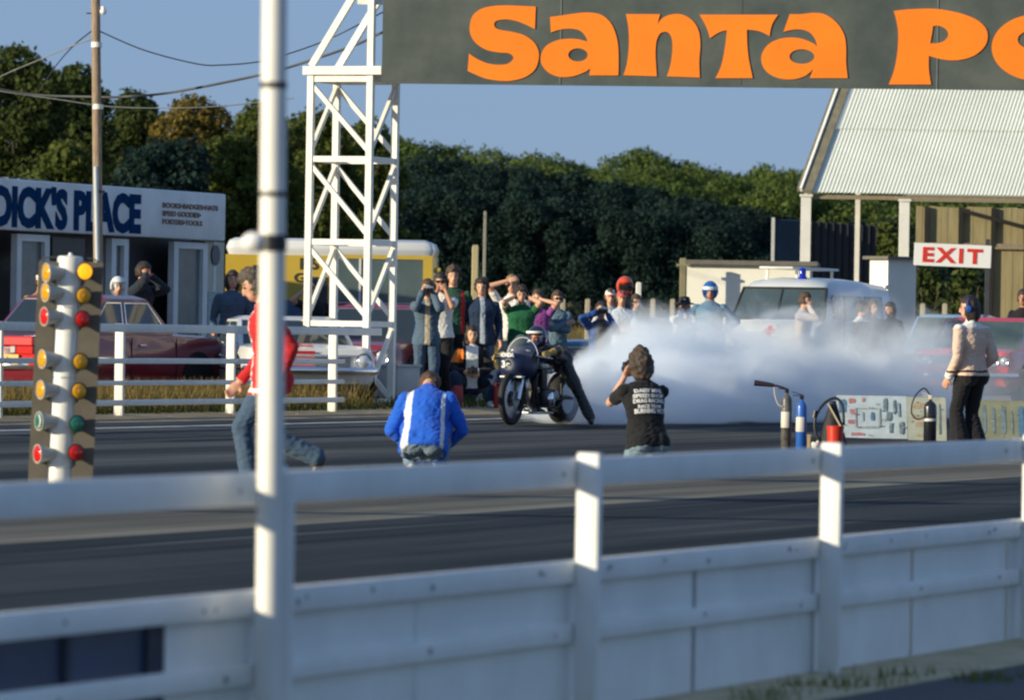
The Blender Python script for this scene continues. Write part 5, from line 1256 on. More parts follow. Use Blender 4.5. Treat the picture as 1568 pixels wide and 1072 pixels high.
    be = MB(); be.lathe([(.075, 0), (.075, .04), (.055, .045), (.055, .15), (.04, .185), (0, .195)], 16, Matrix.Translation((.95, .18, 1.95))); be.build('beacon', mat('blue_beacon', (.01, .03, .45), .1, .1), t, 50)
    # roof board carried on two bars
    rk = MB(); rk.box((-.55, -.36, 2.14), (2.5, .58, .04), bev=.012); 
    r_ = rk.build('roof_rack', WHITE, t, 40)
    for xx in (-1.5, .4): MB().bar((xx, -.62, 1.92), (xx, -.60, 2.13), .04).build('rack_leg', WHITE, r_); MB().bar((xx, -.1, 1.96), (xx, -.1, 2.13), .04).build('rack_leg', WHITE, r_)
    a = MB(); a.prism([(-.05, 0), (.05, 0), (0, .16)], 0, .006, lambda u, v, dd: Vector((.55 + u, w * .865 + .02 - .3 * v + dd, 1.66 + v))); a.build('roof_mark', mat('olive_mark', (.12, .11, .05), .6, .1), t)
    st = MB(); st.tube([(1.2 + .02, .42 + .19 * math.cos(a_), 1.25 + .19 * math.sin(a_)) for a_ in np.linspace(0, 2 * math.pi, 20)], .012, 6); st.build('steering_wheel', BLACK, t)
    for s in (1, -1): 
        mr = MB(); mr.bar((1.4, s * (w - .02), 1.35), (1.5, s * (w + .16), 1.42), .015); mr.box((1.5, s * (w + .18), 1.44), (.03, .09, .13), bev=.01); mr.build('wing_mirror', BLACK, t)
van()
# ------------------------------------------------------------------ bus
def bus():
    s = 94.0; d = FPX / s; x0 = (343 - 784) / s; base = Vector((x0, d, gz(x0, d)))
    t = thing('bus', 'yellow and white bus with large windows standing behind the lattice tower', 'bus', base, R(-2))
    lx = lambda px: (px - 343) / s; zz = lambda py: (504 - py) / s + 1.0
    YEL = paint_mat('bus_yellow', (.50, .34, .03), .4); WB = paint_mat('bus_white', (.66, .67, .66), .4); BB = paint_mat('bus_blue', (.030, .075, .16), .4); Gb = glass('bus_glass', (.07, .10, .095), .08)
    L = lx(661); D = 2.2
    def slab(nm, a, b, y0, y1, m, dy=0.0, dep=None, bev=.0):
        xa, xb = lx(a), lx(b); za, zb_ = zz(y1), zz(y0); return MB().box(((xa + xb) / 2, (dep or D) / 2 + dy, (za + zb_) / 2), (xb - xa, dep or D, zb_ - za), bev=bev).build(nm, m, t, 40 if bev else None)
    slab('roof', 343, 661, 366, 397, WB, bev=.16)
    slab('upper_side', 343, 503, 392, 461, YEL, .02, D - .04)
    slab('rear_pillar', 646, 660, 390, 466, YEL, .02, D - .04)
    slab('header', 503, 646, 389, 396, YEL, .03, D - .06)
    for a, b in ((503, 549), (550, 598), (599, 646)):
        f = slab('window', a, b, 395, 463, Gb, .05, .05)
    for a in (503, 549, 598): MB().box((lx(a + .5), .055, (zz(395) + zz(463)) / 2), (.035, .05, zz(395) - zz(463))).build('window_bar', WB, t)
    slab('far_side', 343, 661, 396, 466, mat('bus_inner', (.16, .18, .17), .7, .2), D - .2, .1)
    slab('lower_side', 500, 661, 463, 560, WB, .02, D - .04)
    slab('lower_front', 343, 500, 461, 560, BB, .02, D - .04)
    slab('red_line', 500, 661, 464, 468, mat('bus_red_line', (.40, .04, .07), .4, .05), .004, .03)
    slab('door', 470, 500, 425, 555, mat('dark_doorway', (.02, .025, .03), .4, .2), .006, .03)
    for px in (390, 600):
        wh = thing('wheel', None, None, (lx(px), .14, .42)); wh.parent = t; Mx = Matrix.Rotation(R(90), 4, 'X')
        MB().lathe([(.2, -.12), (.40, -.12), (.43, -.08), (.43, .08), (.40, .12), (.2, .12)], 24, Mx).build('tyre', TYRE, wh, 40); MB().lathe([(0, .09), (.24, .11), (.25, -.1), (0, -.1)], 18, Mx).build('rim', WB, wh, 40)
    MB().box((L + .07, .1, zz(412)), (.12, .06, .09), bev=.02).build('mirror', YEL, t)
    BK = mat('bus_lettering_dark', (.035, .035, .02), .5, .2)
    for s_, a, b, y1, y0 in (('RS', 456, 486, 413, 396), ('G', 448, 466, 433, 419)):
        o = text_mesh('lettering', s_, BK, t, 1.0, Matrix.Identity(4), bold=.03, depth=.003); w = max(v.co.x for v in o.data.vertices); hh = max(v.co.y for v in o.data.vertices)
        o.matrix_local = Matrix.Translation((lx(a), .012, zz(y1))) @ Matrix.Rotation(R(90), 4, 'X') @ Matrix.Diagonal(((lx(b) - lx(a)) / w, (zz(y0) - zz(y1)) / hh, 1, 1))
    sh = MB()
    for px, c in ((565, .1), (585, .05), (617, .12)): sh.box((lx(px), .35, zz(440) + c), (.22, .02, .26), bev=.01)
    sh.build('inside_notice', mat('bus_notice', (.60, .55, .50), .6, .2, 9), t)
bus()
# ------------------------------------------------------------------ motorcycle and rider
def bike():
    b = 25.0; fw = Vector((-math.sin(R(b)), -math.cos(R(b)), 0)); d = FPX / 125.0
    c = Vector(((784 - 784) / 125.0, d, 0)) - fw * .74; c.z = gz(c.x, c.y)
    rot = math.atan2(-fw.x, fw.y)
    t = thing('motorcycle', 'black drag motorcycle with a dark blue fairing doing a burnout', 'motorcycle', c, rot)
    dz = gz(*(c + fw * .74).xy) - c.z
    My = Matrix.Rotation(R(90), 4, 'Y'); YF, YR = .74, -.78
    BLKM = mat('black_engine_metal', (.025, .025, .028), .35, .3, 10, metal=.6); CAST = mat('cast_alloy', (.36, .35, .33), .4, .2, 12, metal=.9)
    FAIR = mat('fairing_blue', (.010, .018, .055), .5, .1, 4); GOLD = mat('gold_finish', (.50, .30, .06), .35, .1, metal=.5)
    def wheel(y, R_, r_, wd, nm):
        w = thing('wheel', None, None, (0, y, R_ + dz * (y > 0))); w.parent = t
        prof = [(R_ - r_ * 2, -wd * .5)] + [(R_ - r_ + r_ * math.cos(a), wd * math.sin(a)) for a in np.linspace(-1.9, 1.9, 13)] + [(R_ - r_ * 2, wd * .5)]
        MB().lathe(prof, 40, My).build('tyre', TYRE, w, 50)
        MB().lathe([(R_ - r_ * 2.0, -wd * .7), (R_ - r_ * 2.25, -wd * .45), (R_ - r_ * 2.25, wd * .45), (R_ - r_ * 2.0, wd * .7), (R_ - r_ * 1.9, 0)], 40, My).build('rim', CHROME, w, 50)
        MB().lathe([(0, -.07), (.035, -.07), (.045, -.04), (.03, 0), (.045, .04), (.035, .07), (0, .07)], 16, My).build('hub', CAST, w, 40)
        sp_ = MB()
        for k in range(24):
            a = k * math.pi / 12; a2 = a + (.35 if k % 2 else -.35); s = .045 if k % 4 < 2 else -.045
            sp_.bar((s, .035 * math.cos(a), .035 * math.sin(a)), (0, (R_ - r_ * 2.1) * math.cos(a2), (R_ - r_ * 2.1) * math.sin(a2)), .0035)
        sp_.build('spokes', CHROME, w)
        for sx in (-1, 1): MB().lathe([(.045, -.003), (.10, -.003), (.10, .003), (.045, .003)], 28, Matrix.Translation((sx * .065, 0, 0)) @ My).build('brake_disc', CAST, w, 40)
        return w
    wheel(YF, .325, .038, .040, 'front'); wheel(YR, .335, .07, .105, 'rear')
    f = MB()
    for sx in (-1, 1):
        f.tube([(sx * .095, YF, .325), (sx * .095, YF - .10, .55)], .026, 10); f.tube([(sx * .095, YF - .10, .55), (sx * .09, YF - .27, .93)], .018, 10)
    f.build('fork', CHROME, t, 50)
    y_ = MB(); y_.box((0, YF - .215, .80), (.25, .06, .035), bev=.01); y_.box((0, YF - .265, .92), (.25, .06, .03), bev=.01); y_.build('fork_yoke', CAST, t, 40)
    # handlebars, levers
    hb = MB()
    for sx in (-1, 1): hb.tube([(sx * .09, YF - .26, .87), (sx * .20, YF - .29, .86), (sx * .36, YF - .36, .83)], .014, 8)
    hb.build('handlebar', BLACK, t, 50); lv = MB()
    for sx in (-1, 1): lv.tube([(sx * .22, YF - .23, .86), (sx * .34, YF - .24, .84), (sx * .42, YF - .29, .83)], .008, 6)
    lv.build('lever', CHROME, t, 50)
    # half fairing: lofted shell open at the back
    rings = []
    for y, wx, zt, zb in ((YF + .10, .03, .80, .72), (YF + .06, .12, .86, .62), (YF - .04, .180, .91, .56), (YF - .16, .205, .94, .54), (YF - .30, .215, .95, .56)):
        zc, hz_ = (zt + zb) / 2, (zt - zb) / 2
        rings.append([Vector((wx * math.cos(a) * (1 - .12 * math.sin(a)), y, zc + hz_ * math.sin(a))) for a in np.linspace(0, 2 * math.pi, 25)[:-1]])
    sh = MB().loft(rings, cap=False).build('fairing', FAIR, t, 60)
    sm = sh.modifiers.new('thick', 'SOLIDIFY'); sm.thickness = .008; sm.offset = -1
    # screen
    q = MB(); vs = []
    for j, (y, z, wx) in enumerate(((YF - .0, .90, .17), (YF - .10, 1.03, .19), (YF - .26, 1.12, .17))):
        for a in np.linspace(-1, 1, 9): vs.append(Vector((wx * a, y - .16 * a * a, z - .10 * a * a)))
    q.add(vs, [(j * 9 + i, j * 9 + i + 1, j * 9 + i + 10, j * 9 + i + 9) for j in range(2) for i in range(8)])
    gm = mat('clear_screen', (.75, .80, .82), .05, .02); gm.node_tree.nodes['Principled BSDF'].inputs['Alpha'].default_value = .16
    q.build('windscreen', gm, t, 60)
    ed = MB()
    ed.tube([Vector((.215 * math.cos(a), YF - .31 + .0, .815 + .27 * math.sin(a))) for a in np.linspace(-.5, math.pi + .5, 20)], .0055, 6); ed.build('fairing_edge', mat('white_trim', (.7, .7, .68), .4, .05), t, 60)
    WL = mat('white_lettering', (.74, .74, .72), .4, .05)
    Mf = Matrix.Translation((.035, YF + .045, .0)) @ Matrix.Rotation(R(180), 4, 'Z') @ Matrix.Rotation(R(72), 4, 'X')
    def lay(name, txt, wid, hgt, z, y, bold, xc):
        o = text_mesh(name, txt, WL, sh, 1.0, Matrix.Identity(4), bold=bold, depth=.002); w = max(v.co.x for v in o.data.vertices); hh = max(v.co.y for v in o.data.vertices)
        for v in o.data.vertices:
            u = (v.co.x / w - .5) * wid; k = v.co.y / hh * hgt; x = xc - u; zz_ = z + k
            # drop the letters on to the shell: front surface depth as a function of x, z
            yy = np.interp(max(abs(x) / .24, abs(zz_ - .80) / .27), [0, .12, .5, .82, .97, 1.2], [YF + .105, YF + .10, YF + .055, YF - .045, YF - .16, YF - .3])
            v.co = Vector((x, yy + .012 + v.co.z, zz_))
    lay('number', '3c', .13, .085, .715, 0, .04, .04); lay('maker_lettering', 'HONDA', .20, .05, .845, 0, .05, .03)
    MB().box((0, YF - .02, .60), (.30, .10, .022), bev=.008).build('fairing_lip', mat('white_trim', (.7, .7, .68), .4, .05), t, 40)
    # frame, tank, seat, tail
    fr = MB()
    for sx in (-1, 1):
        fr.tube([(sx * .05, YF - .24, .84), (sx * .14, YF - .40, .55), (sx * .15, YF - .48, .24), (sx * .15, -.30, .22), (sx * .14, -.52, .36)], .018, 8)
        fr.tube([(sx * .04, YF - .26, .88), (sx * .12, -.20, .80), (sx * .12, -.75, .74)], .018, 8); fr.tube([(sx * .15, -.38, .36), (sx * .13, YR, .335)], .024, 8); fr.tube([(sx * .12, -.45, .74), (sx * .14, -.44, .36)], .016, 8)
    fr.build('frame', BLACK, t, 50)
    tk = MB(); tk.loft([[Vector((wx * math.cos(a), y, zc + hz_ * math.sin(a))) for a in np.linspace(0, 2 * math.pi, 17)[:-1]] for y, wx, zc, hz_ in ((.42, .06, .88, .06), (.36, .12, .88, .10), (.15, .15, .87, .11), (-.08, .12, .84, .09), (-.14, .05, .82, .05))]); tk.build('fuel_tank', FAIR, t, 60)
    se = MB(); se.loft([[Vector((wx * math.cos(a), y, zc + hz_ * math.sin(a))) for a in np.linspace(0, 2 * math.pi, 13)[:-1]] for y, wx, zc, hz_ in ((-.12, .10, .78, .03), (-.35, .14, .765, .04), (-.62, .14, .79, .05), (-.78, .13, .88, .09), (-1.02, .07, .90, .05))]); se.build('seat', BLACK, t, 60)
    # engine
    en = MB(); en.box((0, .06, .34), (.44, .36, .22), bev=.04); en.build('crankcase', BLKM, t, 40)
    for sx in (-1, 1):
        cl = MB(); cl.lathe([(0, .035), (.06, .034), (.085, .02), (.09, 0), (0, 0)], 22, Matrix.Translation((sx * .22, .05, .33)) @ Matrix.Rotation(R(90 * sx), 4, 'Y')); cl.build('engine_cover', CHROME, t, 40)
        cl = MB(); cl.lathe([(0, .03), (.05, .028), (.065, .012), (.07, 0), (0, 0)], 20, Matrix.Translation((sx * .22, -.10, .37)) @ Matrix.Rotation(R(90 * sx), 4, 'Y')); cl.build('engine_cover', CAST, t, 40)
    fn = MB()
    for k in range(11): fn.box((0, .13 + k * .006, .46 + k * .023), (.42 - .004 * (k % 2), .20, .010))
    fn.box((0, .16, .58), (.36, .16, .26)); fn.build('cylinder_block', BLKM, t)
    hd_ = MB(); hd_.box((0, .19, .73), (.42, .20, .07), bev=.02); hd_.build('cylinder_head', CAST, t, 40)
    for k in range(4):
        x = -.15 + k * .10; cb = MB(); cb.tube([(x, .06, .66), (x, -.04, .67)], .026, 10); cb.tube([(x, -.04, .67), (x, -.11, .675)], .036, 10); cb.build('carburettor', CAST, t, 40)
        ex = MB(); ex.tube(catm([Vector((x, .27, .66)), Vector((x * 1.1, .38, .58)), Vector((x * 1.1, .38, .36)), Vector((x, .26, .19)), Vector((x * .8 + .06, -.1, .17)), Vector((.16, -.4, .20))], 5), .021, 8); ex.build('exhaust_pipe', CHROME if k in (1, 2) else BLKM, t, 50)
    mf = MB(); mf.tube([(.18, -.35, .21), (.21, -.9, .30)], [.035, .048], 12); mf.build('megaphone', BLACK, t, 50)
    bp = MB(); bp.box((0, .10, .155), (.34, .50, .03), bev=.01); bp.build('belly_pan', mat('alloy_pan', (.60, .60, .58), .35, .1, metal=.6), t, 40)
    for sx in (-1, 1): MB().bar((sx * .14, -.30, .33), (sx * .27, -.30, .33), .025).build('foot_peg', CAST, t)
    return t, c, rot
BIKE, BIKE_C, BIKE_R = bike()
def rider():
    LEA = mat('black_leather', (.016, .015, .014), .38, .3, 14, bump=.35, bscale=22, spec=.5); GL = mat('gold_leather_glove', (.50, .32, .07), .5, .1, 20)
    def p_r(lab, u, v, w, c, j):
        for n in ('lw', 'rw'):
            q = np.linalg.norm(c - np.array(j[n]) - np.array(j[n[0] + 'd']) * .04, axis=1); lab[q < .15] = 7
        q = np.linalg.norm(c - np.array(j['le']), axis=1); lab[(q < .055)] = 7
    I = person('rider in black leathers and dark blue helmet crouched on the motorcycle, left leg out', 0, 0, 0, 1.74, loc=BIKE_C, rotz=BIKE_R, pz=.80, py0=-.56, lean=75, hpitch=2, hyaw=-4, lh=(-.34, .36, .90), rh=(.36, .37, .85), lel=(-1, -.25, .35), rel=(1, -.2, .1),
               la=(-.56, -.42, .075), ra=(.27, -.30, .37), lkn=(-.6, 1, .5), rkn=(.7, 1, .2), lto=(-.5, 1, 0), top=LEA, legs=LEA, shoe=BLKSH, hem=.05, skin=mat('sunlit_face', (.55, .23, .11), .5, .08), extra=GL, paint=p_r, hair=None, vox=.0095, name='person')
    I['root'].scale = (1, 1, 1)
    helmet(I, mat('navy_helmet', (.012, .018, .05), .2, .06, coat=.5), True, None, stripe=None)
    b = MB(); b.lathe([(.124, .062), (.131, .075), (.126, .092)], 24, None, R(25), R(155)); b.v = [(x, y * 1.15, z) for x, y, z in b.v]; kid(I, b, 'helmet_peak', WHITE, 50)
rider()
# ------------------------------------------------------------------ starting lights
def tree_lights():
    d = FPX / 219.0; base = gpt(93, d)
    t = thing('starting_lights', 'white starting-light column with red, amber and green lamps on both sides', 'starting lights', base)
    top = at(108, 392, d) - base; lean = Vector((top.x, top.y, 0)) / top.z
    P = lambda z: Vector((lean.x * z, lean.y * z, z)); H = top.z
    s = 219.0; zz = lambda py: (496.5 - py) / s + CAM.z - base.z
    MB().tube([P(0), P(H * .5), P(H - .02), P(H - .006), P(H)], [.092, .091, .090, .086, .07], 28).build('column', WHITE, t, 40)
    k = MB(); k.lathe([(.03, 0), (.028, .008), (.014, .014), (.012, .028), (0, .03)], 14, Matrix.Translation(P(H - .005))); k.build('top_cap', WHITE, t, 50)
    for py in (470, 578, 716): z = zz(py); MB().tube([P(z - .004), P(z + .004)], .0935, 28).build('seam_band', ALU, t, 50)
    BRD = mat('olive_grey_board', (.105, .092, .068), .7, .2, 5)
    rt = Vector((1, 0, 0)); 
    Mw = Matrix.Rotation(R(-6), 3, 'Z')
    for sx, a, b in ((-1, .085, .215), (1, .085, .235)):
        v = []
        z0, z1 = .02, H - .04
        for z in (z0, z1):
            for x in (a, b): 
                for y in (-.062, -.045): v.append(P(z) + Vector((sx * x, y, 0)))
        MB().add(v, [(0, 1, 3, 2), (4, 6, 7, 5), (0, 4, 5, 1), (2, 3, 7, 6), (0, 2, 6, 4), (1, 5, 7, 3)]).build('side_board', BRD, t)
    wr = MB(); wr.tube(catm([P(H - .05) + Vector((-.215, .06, 0)), P(H - .01) + Vector((-.16, .05, 0)), P(H - .02) + Vector((.0, .05, 0)), P(H - .015) + Vector((.14, .05, 0)), P(H - .06) + Vector((.23, .06, 0))]), .006, 6); wr.build('wire_guard', DARKGREY, t)
    LENSES = {'a': mat('amber_lens', (.62, .30, .008), .18, .12, 30), 'r': mat('red_lens', (.55, .010, .008), .18, .12, 30), 'g': mat('green_lens', (.015, .14, .10), .18, .12, 30)}
    LIT = emit('lit_amber_lens', (1.0, .36, .005), 1.1, (.7, .3, .01))
    CAN = mat('grey_lamp_can', (.50, .48, .42), .5, .08, 5)
    def lamp(z, kind, ang, off, length, can, lit=False, r=.062):
        L = thing('lamp', None, None, P(z) + off); L.parent = t; L.rotation_euler = (0, 0, ang)   # local -y is where it shines
        Mx = Matrix.Rotation(R(90), 4, 'X')
        MB().lathe([(r * .62, -length), (r * .80, -length * .5), (r * 1.05, -.01), (r * 1.08, .006), (r * .98, .006), (r * .98, -.01), (0, -.02)], 22, Mx).build('can', can, L, 40)
        MB().lathe([(r * .96, -.004), (r * .9, .006), (r * .6, .012), (r * .3, .014), (r * .18, .014), (r * .16, .019), (0, .020)], 22, Mx).build('lens', LIT if lit else LENSES[kind], L, 60)
        if kind == 'g' and not lit and ang < -.5:
            MB().tube([(r * .75 * math.cos(a), -.016, r * .75 * math.sin(a)) for a in np.linspace(-1.2, 1.2, 9)], .006, 5).build('rim_glint', WHITE, L)
    for py, kd in ((418, 'a'), (448, 'a'), (485, 'r'), (550, 'a'), (597, 'a'), (645, 'g'), (695, 'r')):
        lamp(zz(py), kd, R(-58), Vector((-.150, -.125, 0)), .13, CAN)
    for i, (py, kd) in enumerate(((415, 'a'), (452, 'a'), (488, 'r'), (553, 'a'), (598, 'a'), (648, 'g'), (692, 'r'))):
        lamp(zz(py), kd, R(24), Vector((.115, -.125, 0)), .06, DARKGREY, lit=(i == 0), r=.057)
    MB().box((0, 0, .012), (.5, .36, .05), bev=.01).build('base_plate', WHITE_OLD, t, 40)
    for sx in (-.16, .16): MB().lathe([(0, .03), (.025, .028), (.028, 0), (0, 0)], 10, Matrix.Translation((sx, -.1, .037))).build('base_bolt', ALU, t)
tree_lights()
# ------------------------------------------------------------------ extinguishers, bucket, boards
def extinguisher(px, d, label, body, H=.62, r=.055, horn=None, band=None, label_m=None, rot=0.0, dx=0, hose=True, shine=None):
    b = gpt(px, d); t = thing('fire_extinguisher', label, 'extinguisher', b, rot)
    h = H * .80
    MB().lathe([(r * .8, 0), (r, .02), (r, h - .06), (r * .92, h - .03), (r * .6, h), (r * .28, h + .015), (r * .28, h + .04)], 22).build('cylinder', body, t, 40)
    v = MB(); v.box((0, 0, h + .055), (.045, .045, .05), bev=.008); v.bar((0, 0, h + .08), (-.11, 0, h + .115), .018, .010); v.bar((0, 0, h + .07), (-.10, 0, h + .075), .018, .010); v.build('valve', shine or BLKM_(), t, 40)
    if label_m: MB().lathe([(r + .001, h * .42), (r + .0025, h * .43), (r + .0025, h * .70), (r + .001, h * .71)], 22, None, R(180), R(300)).build('paper_label', label_m, t, 40)
    if band: MB().lathe([(r + .001, h * .58), (r + .003, h * .59), (r + .003, h * .63), (r + .001, h * .64)], 22).build('band', band, t, 40)
    if horn == 'left':
        q = MB(); q.tube([(-.02, 0, h + .07), (-.10, 0, h + .105), (-.16, 0, h + .11)], .012, 8); q.tube([(-.14, 0, h + .11), (-.20, 0, h + .118), (-.36, 0, h + .135)], [.020, .026, .034], 12); q.build('discharge_horn', mat('brownish_black_horn', (.03, .02, .025), .5, .2), t, 50)
        q = MB(); q.tube(catm([Vector((-.14, 0, h + .1)), Vector((-.13, -.02, h)), Vector((-.09, -.04, h - .10)), Vector((-.04, -.05, h - .12))]), .009, 7); q.build('hose', mat('pale_hose', (.40, .34, .26), .6, .1), t, 50)
    elif hose:
        q = MB(); q.tube(catm([Vector((.0, 0, h + .07)), Vector((-.08, -.01, h + .16)), Vector((-.19, -.02, h + .05)), Vector((-.22, -.02, h - .12)), Vector((-.15, -.03, h - .20)), Vector((-.06, -.05, h - .17))]), .009, 7); q.build('hose', BLACK, t, 50)
    return t
def BLKM_(): return mat('black_valve_metal', (.03, .03, .032), .35, .2, metal=.5)
def props():
    extinguisher(1206, 62.3, 'black and silver fire extinguisher with its horn pointing left, beside the blue one', mat('worn_black_silver', (.10, .095, .085), .4, .9, 5), .76, .058, 'left', label_m=mat('pale_label', (.58, .55, .48), .6, .1))
    extinguisher(1229, 61.6, 'blue fire extinguisher with a white label', mat('extinguisher_blue', (.020, .11, .42), .35, .08, coat=.3), .69, .058, None, label_m=mat('pale_label', (.58, .55, .48), .6, .1), hose=False)
    extinguisher(1426, 66.0, 'black fire extinguisher with looped hose standing before the leaning boards', mat('extinguisher_black', (.012, .014, .02), .25, .2, coat=.4), .66, .075, None, band=mat('pale_band', (.58, .58, .54), .5, .1), shine=mat('bare_brass_white', (.62, .55, .45), .3, .1))
    # black hose cone and red bucket
    b = gpt(1277, 63.4); t = thing('hose_cone', 'black cone-shaped pump cover with a hose looped over its tip, behind the red bucket', 'pump', b)
    MB().lathe([(.185, 0), (.17, .05), (.10, .32), (.045, .50), (.03, .54), (0, .55)], 20).build('cover', mat('black_canvas', (.012, .012, .014), .7, .3, 9, bump=.5, bscale=14), t, 50)
    q = MB(); q.tube(catm([Vector((.12, -.06, .28)), Vector((.10, -.05, .50)), Vector((.02, -.03, .58)), Vector((-.10, -.03, .52)), Vector((-.19, -.05, .38)), Vector((-.20, -.06, .22)), Vector((-.14, -.08, .08))]), .016, 9); q.build('hose', BLACK, t, 50)
    MB().bar((-.06, -.06, .52), (.12, -.12, .20), .016).build('pale_cord', mat('pale_cord', (.42, .36, .24), .7, .1), t); MB().tube([(-.20, -.06, .44), (-.21, -.06, .36)], [.018, .026], 10).build('nozzle', BLACK, t)
    b = gpt(1281, 62.4); t = thing('bucket', 'red metal bucket standing in front of the black hose cone', 'bucket', b)
    MB().lathe([(0, 0), (.080, 0), (.092, .28), (.097, .285), (.097, .292), (.088, .292), (.076, .02), (0, .018)], 26).build('pail', mat('fire_red', (.58, .035, .012), .4, .08), t, 40)
    q = MB(); q.tube([(.095 * math.cos(a), .03, .285 - .10 * math.sin(a)) for a in np.linspace(0, math.pi, 14)], .005, 6); q.build('handle', ALU, t)
    b = gpt(1241, 61.8); t = thing('stake', 'short pale wooden stake right of the blue extinguisher', 'stake', b); MB().box((0, 0, .09), (.035, .03, .22), bev=.004).build('shaft', mat('pale_stake_wood', (.44, .34, .18), .8, .15), t); MB().box((0, 0, .19), (.045, .04, .012)).build('cap', MATS['pale_stake_wood'], t)
    b = gpt(1253, 62.6); t = thing('rag', 'crumpled pale rag beside the black hose cone', 'rag', b); q = MB(); q.ball((0, 0, .05), (.06, .05, .05), 12, 8); q.v = [tuple(Vector(v) * (1 + .5 * mnoise.noise(Vector(v) * 30))) for v in q.v]; q.build('cloth', mat('pale_rag', (.55, .53, .48), .8, .1), t, 60)
    # leaning painted boards
    def board(px0, px1, d, h, label, base_m, marks, lean=30, dd=0.0):
        a = gpt(px0, d); c = gpt(px1, d + dd); e = c - a; L = Vector((e.x, e.y, 0)).length; ang = math.atan2(e.y, e.x)
        t = thing('leaning_board', label, 'board', a, ang)
        M = Matrix.Rotation(R(-lean), 4, 'X') 
        bo = MB().box((L / 2, .012, h / 2), (L, .022, h)); o = bo.build('panel', base_m, t); o.matrix_local = M
        for (u0, u1, v0, v1, m) in marks:
            uc, vc, ru, rv = (u0 + u1) / 2 * L, (v0 + v1) / 2 * h, (u1 - u0) * L / 2, (v1 - v0) * h / 2; yy = -.0015 - .0006 * len(o.children)
            if ru < .01 or rv < .01: pts = [(uc - ru, vc - rv), (uc + ru, vc - rv), (uc + ru, vc + rv), (uc - ru, vc + rv)]
            else:
                pts = []
                for kk in range(12):
                    a = kk * math.pi / 6 + .26; sq = 1 / max(abs(math.cos(a)), abs(math.sin(a))) ** .75; jt = rng.uniform(.72, 1.06)
                    pts.append((uc + ru * math.cos(a) * sq * jt * .95, vc + rv * math.sin(a) * sq * jt * .95))
            q = MB(); q.prism(pts, yy - .0015, yy + .0015, lambda u_, v_, d_: Vector((u_, d_, v_))); q.build('painted_mark', m, o)
        for u in (.15, .85): MB().bar(M @ Vector((L * u, .03, h * .92)), Vector((L * u, h * .75, .0)), .03).build('prop_leg', WOOD, t)
        return t
    RDM = mat('faded_red_mark', (.36, .15, .16), .7, .3, 20); BLM = mat('faded_blue_mark', (.07, .16, .26), .7, .3, 20); DKM = mat('dark_teal_mark', (.13, .18, .20), .7, .5, 14); OCM = mat('ochre_mark', (.36, .27, .17), .7, .3, 20); GYM = mat('grey_teal_mark', (.24, .31, .33), .7, .4, 14)
    PB = mat('pale_blue_board', (.38, .45, .48), .7, .2, 5); OB = mat('pale_olive_board', (.34, .36, .28), .7, .2, 5)
    mk = [(.02, .16, .55, .93, BLM), (.16, .28, .80, .93, RDM), (.18, .28, .55, .68, RDM), (.14, .28, .32, .44, RDM), (.18, .40, .05, .13, RDM), (.36, .41, .84, .95, RDM), (.26, .62, .22, .28, GYM), (.26, .62, .68, .70, GYM), (.26, .28, .26, .68, GYM), (.60, .62, .26, .68, GYM), (.36, .38, .40, .60, GYM), (.48, .53, .40, .62, BLM), (.66, .72, .62, .95, DKM), (.70, .78, .40, .64, DKM), (.74, .79, .10, .36, DKM), (.80, .84, .55, .92, DKM), (.86, .90, .45, .86, GYM), (.88, .95, .08, .40, DKM)]
    mk2 = [(.12, .50, .72, .88, OCM), (.10, .42, .50, .60, OCM), (.14, .52, .30, .44, OCM), (.20, .6, .08, .16, OCM), (.62, .74, .5, .7, DKM), (.6, .66, .2, .9, GYM), (.8, .86, .1, .9, DKM)]
    mk3 = [(.06, .13, .1, .9, DKM), (.2, .25, .15, .85, DKM), (.32, .40, .2, .9, DKM), (.47, .5, .2, .8, DKM), (.56, .66, .1, .95, BLM), (.74, .84, .1, .8, DKM), (.9, .95, .2, .9, GYM)]
    for _ in range(16):
        u, v = rng.uniform(.03, .93), rng.uniform(.04, .95); mk.append((u, u + rng.uniform(.01, .05), v, v + rng.uniform(.012, .03), rng.choice((GYM, GYM, DKM, RDM))))
    for L_, n_ in ((mk2, 8), (mk3, 6)):
        for _ in range(n_):
            u, v = rng.uniform(.04, .9), rng.uniform(.05, .93); L_.append((u, u + rng.uniform(.015, .07), v, v + rng.uniform(.012, .04), rng.choice((GYM, OCM, DKM))))
    board(1284, 1392, 69.5, .60, 'long pale blue leaning board with red, blue and dark painted marks', PB, mk)
    board(1393, 1452, 69.3, .61, 'pale olive leaning board with ochre marks behind the black extinguisher', OB, mk2, dd=.0)
    DO = mat('dull_olive_board', (.19, .20, .13), .7, .25, 5)
    board(1500, 1610, 69.0, .60, 'dull olive leaning board with dark upright lettering strokes at the right edge', DO, mk3, dd=.0)
    # bag, cans, box
    b = gpt(1040, 51.3); t = thing('camera_bag', 'dark camera bag on the strip beside the photographer in the black T-shirt', 'bag', b); MB().box((0, 0, .075), (.13, .10, .15), bev=.02).build('case', mat('dark_bag_cloth', (.03, .035, .04), .8, .2, 14, bump=.4), t, 40); q = MB(); q.tube([(.05 * math.cos(a), 0, .15 + .06 * math.sin(a)) for a in np.linspace(0, math.pi, 10)], .007, 6); q.build('handle', BLACK, t)
    for px, lab in ((701, 'small red can standing left of the crouching woman'), (764, 'small red can standing between the crouching woman and the motorcycle')):
        b = gpt(px, 76.0); t = thing('red_can', lab, 'can', b, .2); MB().box((0, 0, .15), (.13, .18, .30), bev=.02).build('tank', mat('can_red', (.30, .015, .015), .4, .1), t, 40); q = MB(); q.bar((-.04, 0, .33), (.04, 0, .33), .02); q.bar((-.04, 0, .30), (-.04, 0, .33), .02); q.bar((.04, 0, .30), (.04, 0, .33), .02); q.build('handle', MATS['can_red'], t)
